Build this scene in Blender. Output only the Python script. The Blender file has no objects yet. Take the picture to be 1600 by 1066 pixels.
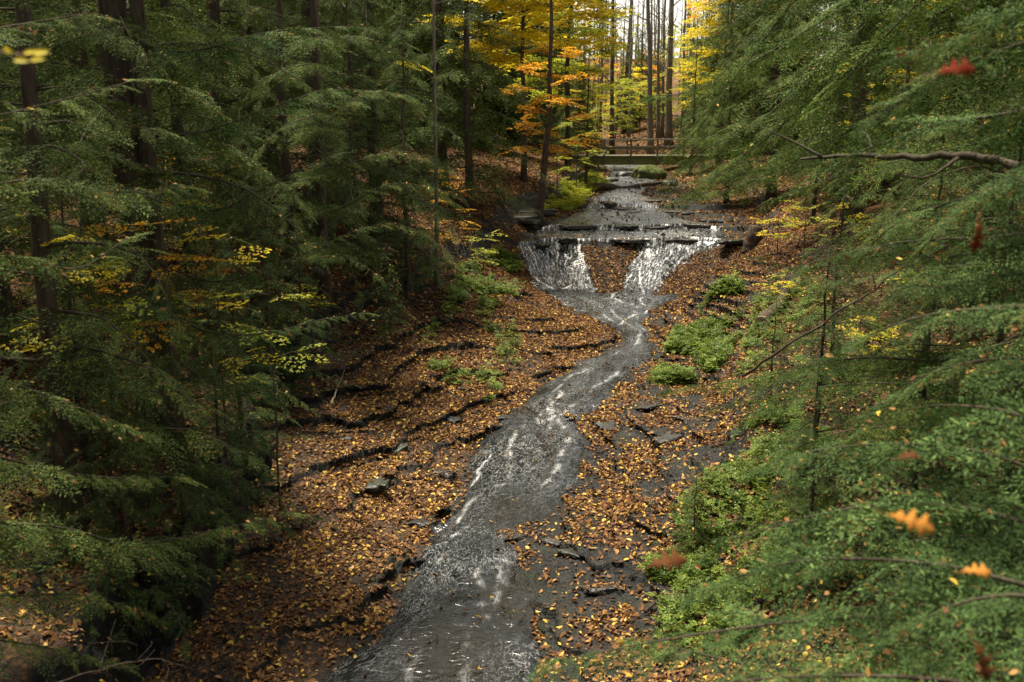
import bpy, math
import numpy as np
R = math.radians
scene = bpy.context.scene
COL = scene.collection

# ------------------------------------------------------------------ camera, sky, sun, exposure
CZ, TH, FPX = 6.2, R(13.0), 1556.0
cam = bpy.data.cameras.new('camera')
cam.lens = 35.0; cam.sensor_width = 36.0; cam.clip_start = 0.05; cam.clip_end = 2000
cam.dof.use_dof = True; cam.dof.focus_distance = 22.0; cam.dof.aperture_fstop = 2.1
co = bpy.data.objects.new('camera', cam); COL.objects.link(co)
co.location = (0, 0, CZ); co.rotation_euler = (math.pi/2 - TH, 0, 0)
scene.camera = co

SUN_EL, SUN_AZ = R(72), R(-50)          # azimuth from +Y, clockwise positive (towards +X)
world = bpy.data.worlds.new('World'); scene.world = world; world.use_nodes = True
wn = world.node_tree.nodes; wl = world.node_tree.links
bg = wn['Background']; sky = wn.new('ShaderNodeTexSky')
sky.sky_type = 'NISHITA'; sky.sun_disc = False
sky.sun_elevation = SUN_EL; sky.sun_rotation = SUN_AZ
sky.air_density = 1.0; sky.dust_density = 1.5; sky.ozone_density = 1.0
hs = wn.new('ShaderNodeHueSaturation'); hs.inputs['Saturation'].default_value = 0.16
wl.new(sky.outputs[0], hs.inputs['Color']); wt_ = wn.new('ShaderNodeMix'); wt_.data_type = 'RGBA'; wt_.blend_type = 'MULTIPLY'; wt_.inputs[0].default_value = 1; wt_.inputs[7].default_value = (1.0, .95, .84, 1)
wl.new(hs.outputs[0], wt_.inputs[6]); wl.new(wt_.outputs[2], bg.inputs['Color'])
bg.inputs['Strength'].default_value = 0.12

sd = bpy.data.lights.new('sun', 'SUN'); sd.energy = 4.2; sd.angle = R(9); sd.color = (1, .91, .74)
so = bpy.data.objects.new('sun', sd); COL.objects.link(so)
sdir = np.array([math.sin(SUN_AZ)*math.cos(SUN_EL), math.cos(SUN_AZ)*math.cos(SUN_EL), math.sin(SUN_EL)])
from mathutils import Vector
so.rotation_euler = Vector(sdir).to_track_quat('Z', 'Y').to_euler()
so.location = (0, 0, 60)
scene.view_settings.view_transform = 'Standard'; scene.view_settings.look = 'None'
scene.view_settings.gamma = 1.0; scene.view_settings.exposure = 1.36
scene.cycles.max_bounces = 5; scene.cycles.diffuse_bounces = 3; scene.cycles.glossy_bounces = 2
scene.cycles.transmission_bounces = 3; scene.cycles.use_denoising = True

# ------------------------------------------------------------------ noise
rs = np.random.RandomState(7)
LAT = rs.rand(256, 256)
def vnoise(x, y):
    xi = np.floor(x).astype(int); yi = np.floor(y).astype(int)
    fx = x - xi; fy = y - yi
    fx = fx*fx*(3-2*fx); fy = fy*fy*(3-2*fy)
    a = LAT[xi & 255, yi & 255]; b = LAT[(xi+1) & 255, yi & 255]
    c = LAT[xi & 255, (yi+1) & 255]; d = LAT[(xi+1) & 255, (yi+1) & 255]
    return (a*(1-fx)+b*fx)*(1-fy) + (c*(1-fx)+d*fx)*fy
def fbm(x, y, o=4):
    s = 0; a = .5; t = 0
    for k in range(o):
        s = s + a*vnoise(x*2**k + 17.3*k, y*2**k + 9.1*k); t += a; a *= .5
    return s/t - .5
def sst(a, b, x):
    t = np.clip((x-a)/(b-a), 0, 1); return t*t*(3-2*t)

# ------------------------------------------------------------------ the lie of the land
ZB = np.array([(-60,-1.5),(5,-.3),(10,-.02),(12.3,.12),(15.2,.27),(18,.47),(20.3,.60),(24,.72),(26.5,.85),(28.8,1.04),
    (29.4,1.22),(30.0,1.50),(30.6,1.85),(31.1,2.08),(31.13,2.22),(33.3,2.27),(33.33,2.42),(36,2.44),(39,2.47),(39.04,2.62),(41,2.64),(41.04,2.72),
    (48,2.78),(58,2.86),(64,3.1),(75,3.9),(100,5.3),(150,6.8),(260,14),(420,25),(900,50)])
def bed(Y): return np.interp(Y, ZB[:,0], ZB[:,1])
BL = np.array([(-60,-2.5),(8,-2.4),(10,-2.1),(11.2,-1.5),(12.3,-1.35),(13.8,-1.1),(15.2,-.67),(17,-.62),(18,-.25),(20.3,.65),(22,1.5),(23.4,2.5),(24.6,2.7),
    (26.5,1.75),(28,1.2),(29.3,.6),(31,.16),(33.3,.7),(36,1.6),(39.1,2.7),(43,3.4),(50,4.8),(58,5.2),(75,5),(400,5)])
BR = np.array([(-60,1),(8,.8),(10,.45),(12.3,.3),(13.5,-.0),(14.3,.55),(15.2,1.0),(17,1.5),(18,1.35),(20.3,2.35),(22,3.1),(23.4,3.6),(24.6,3.6),
    (26,3.5),(27,4.0),(28,4.7),(29.3,5.9),(31,7.3),(36,8.4),(43,8.3),(58,8.7),(75,9),(400,9)])
def BLf(Y): return np.interp(Y, BL[:,0], BL[:,1])
def BRf(Y): return np.interp(Y, BR[:,0], BR[:,1])
# bank tables: Y, s1,h1, s2,h2, s3,h3, hfar(60 m)
TL = np.array([(8,1.2,.35,1.6,1.7,8,4.0,8),(10,1.6,.35,2.0,1.6,8,4.0,8),(12,2.2,.42,2.6,1.6,8,3.9,8),(15,3.3,.55,3.65,1.6,9,3.9,8),(18,4.1,.75,4.5,1.7,10,4.0,8),
    (20,4.6,.9,5.1,1.7,10,3.9,7.5),(22.5,4.8,1.0,5.6,1.6,10,3.7,7.5),(25,4.2,1.05,5.2,1.7,10,3.6,7),(28,2.2,.8,3.2,1.6,9,3.5,6.5),
    (31,.3,.2,1.2,1.0,6,2.5,5.5),(36,.5,.25,1.4,1.0,6,2.2,5),(45,.8,.25,1.6,.8,6,1.8,4.6),(60,1,.2,2,.8,6,1.7,4),(90,1,.1,3,.4,8,.7,2),(400,2,0,4,0,8,.1,1)])
TR = np.array([(8,1.8,.25,2.4,.7,8,3.2,6),(12,2.2,.3,3,.8,9,3.3,6),(18,2.6,.35,3.2,.95,9,3.5,6),(22,1.5,.3,2.6,.95,8,3.3,6),
    (25,.9,.25,2.1,1.15,7.5,3.1,5.5),(28,.5,.2,1.5,1.1,7,2.8,5),(31,.15,.1,.9,.6,6,1.7,4.2),(45,1.4,.15,2.4,.5,8,1.4,3.8),(60,1,.2,2,.7,7,1.5,4),
    (90,1,.1,3,.4,8,.7,2),(400,2,0,4,0,8,.1,1)])
def bank(s, Y, T):
    c = [np.interp(Y, T[:,0], T[:,k]) for k in range(1, 8)]
    s1,h1,s2,h2,s3,h3,hf = c
    z = np.where(s < s1, h1*(s/np.maximum(s1,1e-3)),
        np.where(s < s2, h1+(h2-h1)*sst(0,1,(s-s1)/(s2-s1)),
        np.where(s < s3, h2+(h3-h2)*(s-s2)/(s3-s2), h3+(hf-h3)*np.clip((s-s3)/(60-s3),0,3))))
    return z
def height(X, Y, want_f=False):
    X = np.asarray(X, float); Y = np.asarray(Y, float)
    wob = 1.5*fbm(X*.55+3, Y*.10, 3)+.45*fbm(X*2.6+3, Y*.4, 2)
    Yb = Y + wob*(.15+.85*sst(29.5, 31, Y))
    L, Rr = BLf(Y), BRf(Y)
    jag = .22*fbm(X*1.1+20, Y*1.1, 3)*np.where(Y < 70, 1, 3)
    sl = L - X + jag; sr = X - Rr + jag
    sl = sl + sst(.8,2.2,sl)*(1.1*fbm(X*.5+7, Y*.42+3, 3)+.25*fbm(X*2, Y*2, 2))*(Y < 29)
    s0 = np.maximum(L-X, X-Rr)
    z = bed(Yb)*(1-sst(.4,2.2,s0)) + sst(.4,2.2,s0)*np.interp(Y, [-60,5,10,18,24,28,31,34,41,58,64,75,100,150,260,420,900],[-1.5,-.3,-.02,.47,.72,1.1,1.9,2.4,2.6,2.86,3.1,3.9,5.3,6.8,14,25,50])
    bl = np.where(sl > 0, bank(np.maximum(sl,0), Y, TL), 0)
    br = np.where(sr > 0, bank(np.maximum(sr,0), Y, TR), 0)
    s = np.maximum(sl, sr)
    z = z + bl + br
    # gentle undulation away from the bed
    aw = sst(0.0, 3.0, s)
    z = z + aw*(.9*fbm(X*.18+5, Y*.18+8, 4)) + sst(.3,2.5,s)*.10*fbm(X*1.3, Y*1.3+4, 3)
    inch = sst(-.15, -.45, s)
    lower = (1-sst(27.5, 29.0, Y))
    # bedding planes of the shale: steps that follow the contours
    wt = lower*(1-sst(5.2, 7.0, s))*(sst(-.3,.1,s)*.85+.15) + sst(33,34,Y)*(1-sst(44,50,Y))*(1-sst(1.5,3,s))*.5
    wt = wt*(1-.4*sst(-3.8,-5.2,X))*(1-sst(-5.6,-7,X))*(1-sst(2.6,4.2,sr))
    wt = wt*(.45+.55*sst(-.12,.04,fbm(X*.75+31, Y*.5+2, 3)))
    st = .165+.075*(1-sst(-2,1.5,X))
    zw = z + .34*fbm(X*.3+40, Y*.26+11, 4) + .05*fbm(X*2.4+2, Y*2.4, 3)
    bx, by = X*.92+Y*.39, Y*.92-X*.39
    zw = zw + .055*LAT[np.floor(bx*1.9).astype(int)&255, np.floor(by*1.1).astype(int)&255] + .022*LAT[np.floor(bx*4.1+9).astype(int)&255, np.floor(by*3.3).astype(int)&255]
    q = np.floor(zw/st); f = zw/st - q
    lip = sst(.83, .885, f)*.62 + sst(.60, .64, f)*.26 + f*.12
    dz = (lip - f)*st
    z = z + dz*wt
    # small roughness
    z = z + .02*fbm(X*4+1, Y*4, 3)*(1-inch*.5)
    if want_f: return z, f, wt
    return z
def overhang(X, Y, f, wt):
    e = .35; gx_ = height(X+e, Y)-height(X-e, Y); gy_ = height(X, Y+e)-height(X, Y-e); n_ = np.maximum(np.hypot(gx_, gy_), 1e-3)
    s = np.maximum(BLf(Y)-X, X-BRf(Y))
    w = np.where(f > .83, sst(.83,.885,f)*(1-.25*sst(.9,1,f)), .75*(1-sst(0,.5,f)))
    w = w*wt*(.11+.22*fbm(X*2.3+5, Y*2.3, 3))*(s > -.1)*(Y < 29)
    return X-gx_/n_*w, Y-gy_/n_*w
def P(px, py, Y):
    u = (px-800)/FPX; v = (533-py)/FPX
    t = Y/(math.cos(TH)+v*math.sin(TH))
    return np.array([t*u, Y, CZ + t*(v*math.cos(TH)-math.sin(TH))])
def G(px, py, y0=6.0):
    Ys = np.concatenate([np.arange(y0, 60, .05), np.arange(60, 300, .5)])
    u = (px-800)/FPX; v = (533-py)/FPX
    t = Ys/(math.cos(TH)+v*math.sin(TH)); X = t*u; Z = CZ + t*(v*math.cos(TH)-math.sin(TH))
    h = height(X, Ys); k = np.argmax(Z < h)
    if Z[k] >= h[k]: k = len(Ys)-1
    return np.array([X[k], Ys[k], h[k]])

# ------------------------------------------------------------------ mesh + object helpers
def tag(o, label=None, cat=None, group=None, kind=None):
    if label: o['label'] = label
    if cat: o['category'] = cat
    if group: o['group'] = group
    if kind: o['kind'] = kind
    return o
def mesh(name, V, F, mats, smooth=False, attrs=None, midx=None):
    V = np.asarray(V, np.float32); me = bpy.data.meshes.new(name)
    groups = F if isinstance(F, list) else [F]
    nf = sum(len(g) for g in groups); nl = sum(g.size for g in groups)
    me.vertices.add(len(V)); me.vertices.foreach_set('co', V.ravel())
    me.loops.add(nl); me.polygons.add(nf)
    li = np.concatenate([g.ravel() for g in groups]).astype(np.int32)
    me.loops.foreach_set('vertex_index', li)
    tot = np.concatenate([np.full(len(g), g.shape[1]) for g in groups])
    st = np.concatenate([[0], np.cumsum(tot)[:-1]]).astype(np.int32)
    me.polygons.foreach_set('loop_start', st)
    if smooth: me.polygons.foreach_set('use_smooth', np.ones(nf, bool))
    else: me.polygons.foreach_set('use_smooth', np.zeros(nf, bool))
    for m in (mats if isinstance(mats, list) else [mats]): me.materials.append(m)
    if midx is not None: me.polygons.foreach_set('material_index', np.asarray(midx, np.int32))
    for k, (dom, val) in (attrs or {}).items():
        if val.ndim == 2:
            a = me.attributes.new(k, 'FLOAT_VECTOR', dom); a.data.foreach_set('vector', val.astype(np.float32).ravel())
        else:
            a = me.attributes.new(k, 'FLOAT', dom); a.data.foreach_set('value', val.astype(np.float32))
    me.update(); me.validate()
    return me
def obj(name, me, parent=None, loc=(0,0,0)):
    o = bpy.data.objects.new(name, me); COL.objects.link(o); o.location = loc
    if parent is not None: o.parent = parent
    return o
def empty(name, loc, rz=0):
    o = bpy.data.objects.new(name, None); COL.objects.link(o); o.location = loc; o.rotation_euler.z = rz
    o.empty_display_size = .3
    return o
def unit(v): return v/np.maximum(np.linalg.norm(v, axis=-1, keepdims=True), 1e-9)

class Geo:
    """collects quads/tris of one mesh"""
    def __init__(s): s.V=[]; s.Q=[]; s.T=[]; s.n=0
    def add(s, V, Q=None, T=None):
        s.V.append(np.asarray(V, float))
        if Q is not None and len(Q): s.Q.append(np.asarray(Q)+s.n)
        if T is not None and len(T): s.T.append(np.asarray(T)+s.n)
        s.n += len(V)
    def tube(s, pts, rad, n=8, cap=True):
        pts = np.asarray(pts, float); rad = np.broadcast_to(np.asarray(rad, float), (len(pts),))
        tg = np.gradient(pts, axis=0); tg = unit(tg)
        ref = np.array([0,0,1.]) if abs(tg[:,2]).mean() < .8 else np.array([1.,0,0])
        a = unit(np.cross(tg, ref)); b = np.cross(tg, a)
        th = np.arange(n)*2*math.pi/n
        ring = pts[:,None]+rad[:,None,None]*(np.cos(th)[None,:,None]*a[:,None]+np.sin(th)[None,:,None]*b[:,None])
        m = len(pts); i = np.arange(m-1)[:,None]; j = np.arange(n)[None]
        q = np.stack([i*n+j, i*n+(j+1)%n, (i+1)*n+(j+1)%n, (i+1)*n+j], -1).reshape(-1,4)
        V = ring.reshape(-1,3)
        T = None
        if cap:
            V = np.vstack([V, pts[0], pts[-1]]); c0, c1 = m*n, m*n+1; jj = np.arange(n)
            T = np.vstack([np.stack([np.full(n,c0), (jj+1)%n, jj], -1), np.stack([np.full(n,c1), (m-1)*n+jj, (m-1)*n+(jj+1)%n], -1)])
        s.add(V, q, T)
    def box(s, c, size, rz=0, ry=0, rx=0):
        v = np.array([(x,y,z) for z in (-.5,.5) for y in (-.5,.5) for x in (-.5,.5)])*np.asarray(size)
        from mathutils import Euler
        M = np.array(Euler((rx,ry,rz)).to_matrix())
        s.add(v@M.T+np.asarray(c), [(0,2,3,1),(4,5,7,6),(0,1,5,4),(2,6,7,3),(0,4,6,2),(1,3,7,5)])
    def mesh(s, name, mat, smooth=True, attrs=None):
        F = []
        if s.Q: F.append(np.vstack(s.Q))
        if s.T: F.append(np.vstack(s.T))
        return mesh(name, np.vstack(s.V), F, mat, smooth, attrs)

# ------------------------------------------------------------------ materials
def mat(name, rough=.6, spec=.5):
    m = bpy.data.materials.new(name); m.use_nodes = True
    b = m.node_tree.nodes['Principled BSDF']; b.inputs['Roughness'].default_value = rough
    b.inputs['Specular IOR Level'].default_value = spec
    return m, m.node_tree.nodes, m.node_tree.links, b
def ramp(nodes, stops, interp='LINEAR'):
    r = nodes.new('ShaderNodeValToRGB'); cr = r.color_ramp; cr.interpolation = interp
    while len(cr.elements) < len(stops): cr.elements.new(.5)
    for e, (p, c) in zip(cr.elements, stops): e.position = p; e.color = (*c, 1)
    return r
def noise(nodes, links, scale, detail=4, vec=None, rough=.55, dist=0):
    n = nodes.new('ShaderNodeTexNoise'); n.inputs['Scale'].default_value = scale
    n.inputs['Detail'].default_value = detail; n.inputs['Roughness'].default_value = rough
    n.inputs['Distortion'].default_value = dist
    if vec is not None: links.new(vec, n.inputs['Vector'])
    return n
def mapping(nodes, links, vec, sc):
    m = nodes.new('ShaderNodeMapping'); m.inputs['Scale'].default_value = sc; links.new(vec, m.inputs['Vector']); return m.outputs[0]
def mix(nodes, links, fac, a, b):
    m = nodes.new('ShaderNodeMix'); m.data_type = 'RGBA'
    for s, i in ((fac, 0), (a, 6), (b, 7)):
        if hasattr(s, 'links'): links.new(s, m.inputs[i])
        elif i == 0: m.inputs[0].default_value = s
        else: m.inputs[i].default_value = (*s, 1)
    return m.outputs[2]
def bump(nodes, links, h, strength, dist, bsdf, prev=None):
    b = nodes.new('ShaderNodeBump'); b.inputs['Strength'].default_value = strength; b.inputs['Distance'].default_value = dist
    links.new(h, b.inputs['Height'])
    if prev is not None: links.new(prev, b.inputs['Normal'])
    if bsdf is not None: links.new(b.outputs[0], bsdf.inputs['Normal'])
    return b.outputs[0]
def math_(nodes, links, op, a, b=None, clamp=False):
    m = nodes.new('ShaderNodeMath'); m.operation = op; m.use_clamp = clamp
    for s, i in ((a,0),(b,1)):
        if s is None: continue
        if hasattr(s, 'links'): links.new(s, m.inputs[i])
        else: m.inputs[i].default_value = s
    return m.outputs[0]

def leafy(name, stops, rough=.5, trans=.0, spec=.4, interp='LINEAR'):
    m, N, L, b = mat(name, rough, spec)
    a = N.new('ShaderNodeAttribute'); a.attribute_name = 'rnd'
    r = ramp(N, stops, interp); L.new(a.outputs['Fac'], r.inputs[0]); L.new(r.outputs[0], b.inputs['Base Color'])
    if trans:
        t = N.new('ShaderNodeBsdfTranslucent'); L.new(r.outputs[0], t.inputs['Color'])
        mx = N.new('ShaderNodeMixShader'); mx.inputs[0].default_value = trans
        L.new(b.outputs[0], mx.inputs[1]); L.new(t.outputs[0], mx.inputs[2])
        L.new(mx.outputs[0], N['Material Output'].inputs['Surface'])
    return m
M = {}
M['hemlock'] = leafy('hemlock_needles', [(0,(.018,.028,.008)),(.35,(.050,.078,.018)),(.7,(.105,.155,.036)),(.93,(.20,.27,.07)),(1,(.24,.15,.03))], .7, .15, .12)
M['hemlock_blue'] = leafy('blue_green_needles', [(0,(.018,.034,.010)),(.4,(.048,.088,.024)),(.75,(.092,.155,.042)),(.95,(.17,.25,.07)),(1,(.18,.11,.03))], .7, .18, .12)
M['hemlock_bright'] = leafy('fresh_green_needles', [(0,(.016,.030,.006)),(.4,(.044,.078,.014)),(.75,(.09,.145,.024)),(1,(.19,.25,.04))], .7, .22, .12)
M['yellow'] = leafy('yellow_leaf', [(0,(.34,.32,.02)),(.35,(.66,.54,.02)),(.75,(.84,.68,.03)),(1,(.72,.42,.02))], .5, .5)
M['orange'] = leafy('orange_leaf', [(0,(.50,.22,.015)),(.5,(.74,.36,.02)),(1,(.82,.50,.03))], .5, .5)
M['lime'] = leafy('yellow_green_leaf', [(0,(.14,.20,.02)),(.5,(.34,.38,.03)),(1,(.62,.56,.04))], .5, .5)
M['herb'] = leafy('green_herb_leaf', [(0,(.03,.06,.008)),(.5,(.10,.165,.018)),(1,(.26,.32,.04))], .5, .35)
M['litter'] = leafy('fallen_leaf', [(0,(.022,.012,.007)),(.15,(.065,.032,.014)),(.42,(.135,.064,.027)),(.68,(.24,.118,.042)),(.86,(.40,.22,.07)),(.94,(.62,.42,.07)),(1,(.50,.36,.16))], .6, .12, .15)

def bark(name, c1, c2, sc=1.0):
    m, N, L, b = mat(name, .85, .2)
    tc = N.new('ShaderNodeTexCoord'); v = mapping(N, L, tc.outputs['Object'], (9*sc, 9*sc, 1.6*sc))
    n = noise(N, L, 2.2, 6, v, .65, .3); r = ramp(N, [(.3, c1), (.7, c2)]); L.new(n.outputs[0], r.inputs[0])
    n2 = noise(N, L, 1.1, 3, tc.outputs['Object']); r2 = ramp(N, [(.45, (0,0,0)), (.7, (1,1,1))]); L.new(n2.outputs[0], r2.inputs[0])
    mf = math_(N, L, 'MULTIPLY', r2.outputs[0], .35)
    c = mix(N, L, mf, r.outputs[0], (.05,.07,.03))
    L.new(c, b.inputs['Base Color']); bump(N, L, n.outputs[0], .9, .03, b)
    return m
M['bark'] = bark('dark_hemlock_bark', (.018,.013,.010), (.10,.072,.052))
M['bark_grey'] = bark('grey_bark', (.06,.05,.04), (.20,.17,.135))
M['bark_pale'] = bark('pale_grey_bark', (.16,.135,.10), (.34,.29,.22))
M['twig'] = bark('twig_bark', (.045,.032,.022), (.13,.10,.075))

# ground: leaf litter, soil and shale
def ground_mat():
    m, N, L, b = mat('forest_ground', .8, .22)
    g = N.new('ShaderNodeNewGeometry'); pos = g.outputs['Position']
    ar = N.new('ShaderNodeAttribute'); ar.attribute_name = 'rock'
    # litter: overlapping leaf-sized cells
    vo = N.new('ShaderNodeTexVoronoi'); vo.inputs['Scale'].default_value = 22; vo.inputs['Randomness'].default_value = 1
    wp = noise(N, L, 6, 2, pos); add = N.new('ShaderNodeVectorMath'); add.operation = 'MULTIPLY_ADD'
    L.new(wp.outputs['Color'], add.inputs[0]); add.inputs[1].default_value = (.12,.12,.12); L.new(pos, add.inputs[2]); L.new(add.outputs[0], vo.inputs['Vector'])
    sep = N.new('ShaderNodeSeparateColor'); L.new(vo.outputs['Color'], sep.inputs[0])
    lr = ramp(N, [(0,(.018,.010,.006)),(.35,(.055,.026,.011)),(.65,(.12,.055,.018)),(.88,(.24,.11,.03)),(1,(.36,.19,.05))]); L.new(sep.outputs[0], lr.inputs[0])
    n1 = noise(N, L, .9, 4, pos); r1 = ramp(N, [(.35,(.0,.0,.0)),(.65,(1,1,1))]); L.new(n1.outputs[0], r1.inputs[0])
    f = math_(N, L, 'MULTIPLY', r1.outputs[0], .45)
    lit = mix(N, L, f, lr.outputs[0], (.028,.017,.010))
    # shale
    rv = mapping(N, L, pos, (1.6, 1.6, 38)); n2 = noise(N, L, 2.0, 6, rv, .6)
    rr = ramp(N, [(.3,(.005,.005,.005)),(.55,(.015,.015,.014)),(.8,(.040,.037,.032))]); L.new(n2.outputs[0], rr.inputs[0])
    n3 = noise(N, L, 1.4, 4, pos); r3 = ramp(N, [(.5,(0,0,0)),(.68,(1,1,1))]); L.new(n3.outputs[0], r3.inputs[0])
    f3 = math_(N, L, 'MULTIPLY', r3.outputs[0], .5); rc = mix(N, L, f3, rr.outputs[0], (.022,.030,.012))
    col = mix(N, L, ar.outputs['Fac'], lit, rc); L.new(col, b.inputs['Base Color'])
    ro = N.new('ShaderNodeMapRange'); L.new(ar.outputs['Fac'], ro.inputs[0]); ro.inputs[3].default_value = .9; ro.inputs[4].default_value = .55
    L.new(ro.outputs[0], b.inputs['Roughness'])
    n4 = noise(N, L, 30, 4, pos)
    p = bump(N, L, vo.outputs['Distance'], .6, .05, None)
    p = bump(N, L, n2.outputs[0], 1.0, .05, None, p); bump(N, L, n4.outputs[0], .5, .02, b, p)
    return m
M['ground'] = ground_mat()
def rock_mat():
    m, N, L, b = mat('wet_shale', .4, .5)
    g = N.new('ShaderNodeNewGeometry'); pos = g.outputs['Position']
    rv = mapping(N, L, pos, (1.2, 1.2, 30)); n2 = noise(N, L, 2.0, 6, rv, .6)
    rr = ramp(N, [(.3,(.008,.008,.008)),(.6,(.03,.028,.025)),(.85,(.08,.07,.055))]); L.new(n2.outputs[0], rr.inputs[0])
    n3 = noise(N, L, 2.2, 4, pos); r3 = ramp(N, [(.5,(0,0,0)),(.7,(1,1,1))]); L.new(n3.outputs[0], r3.inputs[0])
    f3 = math_(N, L, 'MULTIPLY', r3.outputs[0], .7); rc = mix(N, L, f3, rr.outputs[0], (.03,.045,.014))
    L.new(rc, b.inputs['Base Color']); n4 = noise(N, L, 18, 5, pos)
    p = bump(N, L, n2.outputs[0], .8, .03, None); bump(N, L, n4.outputs[0], .6, .02, b, p)
    return m
M['rock'] = rock_mat()
def water_mat():
    m, N, L, b = mat('stream_water', .10, .5)
    b.inputs['IOR'].default_value = 1.36
    at = N.new('ShaderNodeAttribute'); at.attribute_name = 'flow'       # x across, y along the flow
    af = N.new('ShaderNodeAttribute'); af.attribute_name = 'foam'
    ast = N.new('ShaderNodeAttribute'); ast.attribute_name = 'steep_sheen'
    fl = at.outputs['Vector']
    g = N.new('ShaderNodeNewGeometry'); pos = g.outputs['Position']
    v1 = mapping(N, L, fl, (20, 1.7, 1)); s1 = noise(N, L, 2.0, 6, v1, .65, .6)
    v2 = mapping(N, L, fl, (3.2, 2.4, 1)); s2 = noise(N, L, 2.2, 5, v2, .6, 1.4)
    v3 = mapping(N, L, fl, (30, 5.5, 1)); s3 = noise(N, L, 2.0, 4, v3, .6, .3)
    # lacy foam: ridges of a distorted noise
    rd = math_(N, L, 'SUBTRACT', s2.outputs[0], .5); rd = math_(N, L, 'ABSOLUTE', rd)
    lace = ramp(N, [(0,(1,1,1)),(.008,(.6,.6,.6)),(.028,(0,0,0))]); L.new(rd, lace.inputs[0])
    st = ramp(N, [(.47,(0,0,0)),(.66,(1,1,1))]); L.new(s1.outputs[0], st.inputs[0])
    fine = ramp(N, [(.40,(0,0,0)),(.62,(1,1,1))]); L.new(s3.outputs[0], fine.inputs[0])
    sf = math_(N, L, 'MULTIPLY', st.outputs[0], fine.outputs[0])
    a = math_(N, L, 'MULTIPLY', sf, ast.outputs['Fac'])
    lc = math_(N, L, 'MULTIPLY', lace.outputs[0], math_(N, L, 'ADD', math_(N, L, 'MULTIPLY', fine.outputs[0], .5), .4)); big = noise(N, L, .75, 3, pos); br_ = ramp(N, [(.38,(0,0,0)),(.62,(1,1,1))]); L.new(big.outputs[0], br_.inputs[0]); lc = math_(N, L, 'MULTIPLY', lc, .5); lc = math_(N, L, 'MULTIPLY', lc, br_.outputs[0]); ac = N.new('ShaderNodeAttribute'); ac.attribute_name = 'calm'; nc = math_(N, L, 'SUBTRACT', 1.0, ac.outputs['Fac']); lc = math_(N, L, 'MULTIPLY', lc, nc)
    ff = math_(N, L, 'MULTIPLY', af.outputs['Fac'], math_(N, L, 'ADD', math_(N, L, 'MULTIPLY', fine.outputs[0], 1.0), .12))
    tot = math_(N, L, 'ADD', math_(N, L, 'ADD', a, lc), ff, True)
    pt = noise(N, L, .9, 3, pos); base = ramp(N, [(.35,(.004,.005,.005)),(.6,(.012,.014,.015)),(.8,(.026,.026,.024))]); L.new(pt.outputs[0], base.inputs[0]); base2 = mix(N, L, ac.outputs['Fac'], base.outputs[0], (.012,.010,.006))
    col = mix(N, L, tot, base2, (.80,.81,.82)); L.new(col, b.inputs['Base Color'])
    rg = math_(N, L, 'ADD', math_(N, L, 'MULTIPLY', tot, .4), .19); L.new(rg, b.inputs['Roughness'])
    rp = noise(N, L, 6.5, 2.5, mapping(N, L, fl, (1.0, 2.0, 1)), .5, 1.0)
    rp2 = noise(N, L, 26, 2, mapping(N, L, fl, (1.0, 1.0, 1)), .6, .3)
    p = bump(N, L, rp.outputs[0], .34, .06, None); p = bump(N, L, rp2.outputs[0], .07, .015, None, p); bump(N, L, s1.outputs[0], .08, .03, b, p)
    return m
M['water'] = water_mat()
def wood_mat(name, c1, c2):
    m, N, L, b = mat(name, .8, .3)
    tc = N.new('ShaderNodeTexCoord'); v = mapping(N, L, tc.outputs['Object'], (1.0, 6, 6)); n = noise(N, L, 3, 5, v)
    r = ramp(N, [(.3,c1),(.7,c2)]); L.new(n.outputs[0], r.inputs[0]); L.new(r.outputs[0], b.inputs['Base Color']); bump(N, L, n.outputs[0], .5, .02, b)
    return m
M['mossy_wood'] = wood_mat('mossy_timber', (.06,.07,.02), (.16,.165,.05))
M['old_wood'] = wood_mat('weathered_timber', (.06,.052,.032), (.15,.13,.075))
M['cut_wood'] = wood_mat('sawn_log_end', (.20,.16,.11), (.38,.32,.23))
M['iron'] = mat('rusty_iron', .7)[0]; M['iron'].node_tree.nodes['Principled BSDF'].inputs['Base Color'].default_value = (.03,.02,.015,1)

# ------------------------------------------------------------------ ground sheet
def axis(segs):
    out = [np.array([segs[0][0]])]
    for a, b_, s0, s1 in segs:
        x = a; l = []
        while x < b_:
            t = (x-a)/(b_-a); x += s0*(s1/s0)**t; l.append(x)
        out.append(np.array(l))
    return np.concatenate(out)
gx = np.concatenate([-axis([(7,14,.07,.4),(14,60,.4,4),(60,400,4,60)])[::-1], np.arange(-6.95, 9.5, .055), axis([(9.5,16,.07,.4),(16,60,.4,4),(60,400,4,60)])])
gy = np.concatenate([-axis([(-8.5,0,.15,.5),(0,60,.5,12)])[::-1]*1.0, axis([(8.6,37,.05,.062),(37,60,.08,.25),(60,140,.3,2.5),(140,700,3,90)])])
gy = np.unique(gy)
XX, YY = np.meshgrid(gx, gy); ZZ, FF, WT = height(XX, YY, True)
gyx = np.gradient(ZZ, gx, axis=1); gyy = np.gradient(ZZ, gy, axis=0)
slope = np.hypot(gyx, gyy)
def flatness(X, Y, e=.05):
    return np.hypot(height(X+e, Y)-height(X-e, Y), height(X, Y+e)-height(X, Y-e))/(2*e)
SL = np.maximum(BLf(YY)-XX, XX-BRf(YY))
gorge = (1-sst(26.5,29,YY))*(1-sst(4.0,6.0,SL))
rock = np.clip(sst(.55,1.0,slope)*(1-sst(5.5,8,SL))*(YY<60) + (1-sst(-.1,.25,SL))*(YY<62) + gorge*(.55+.2*sst(-.12,.05,fbm(XX*.8,YY*.8,3))+.35*(XX > BRf(YY))), 0, 1)
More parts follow.
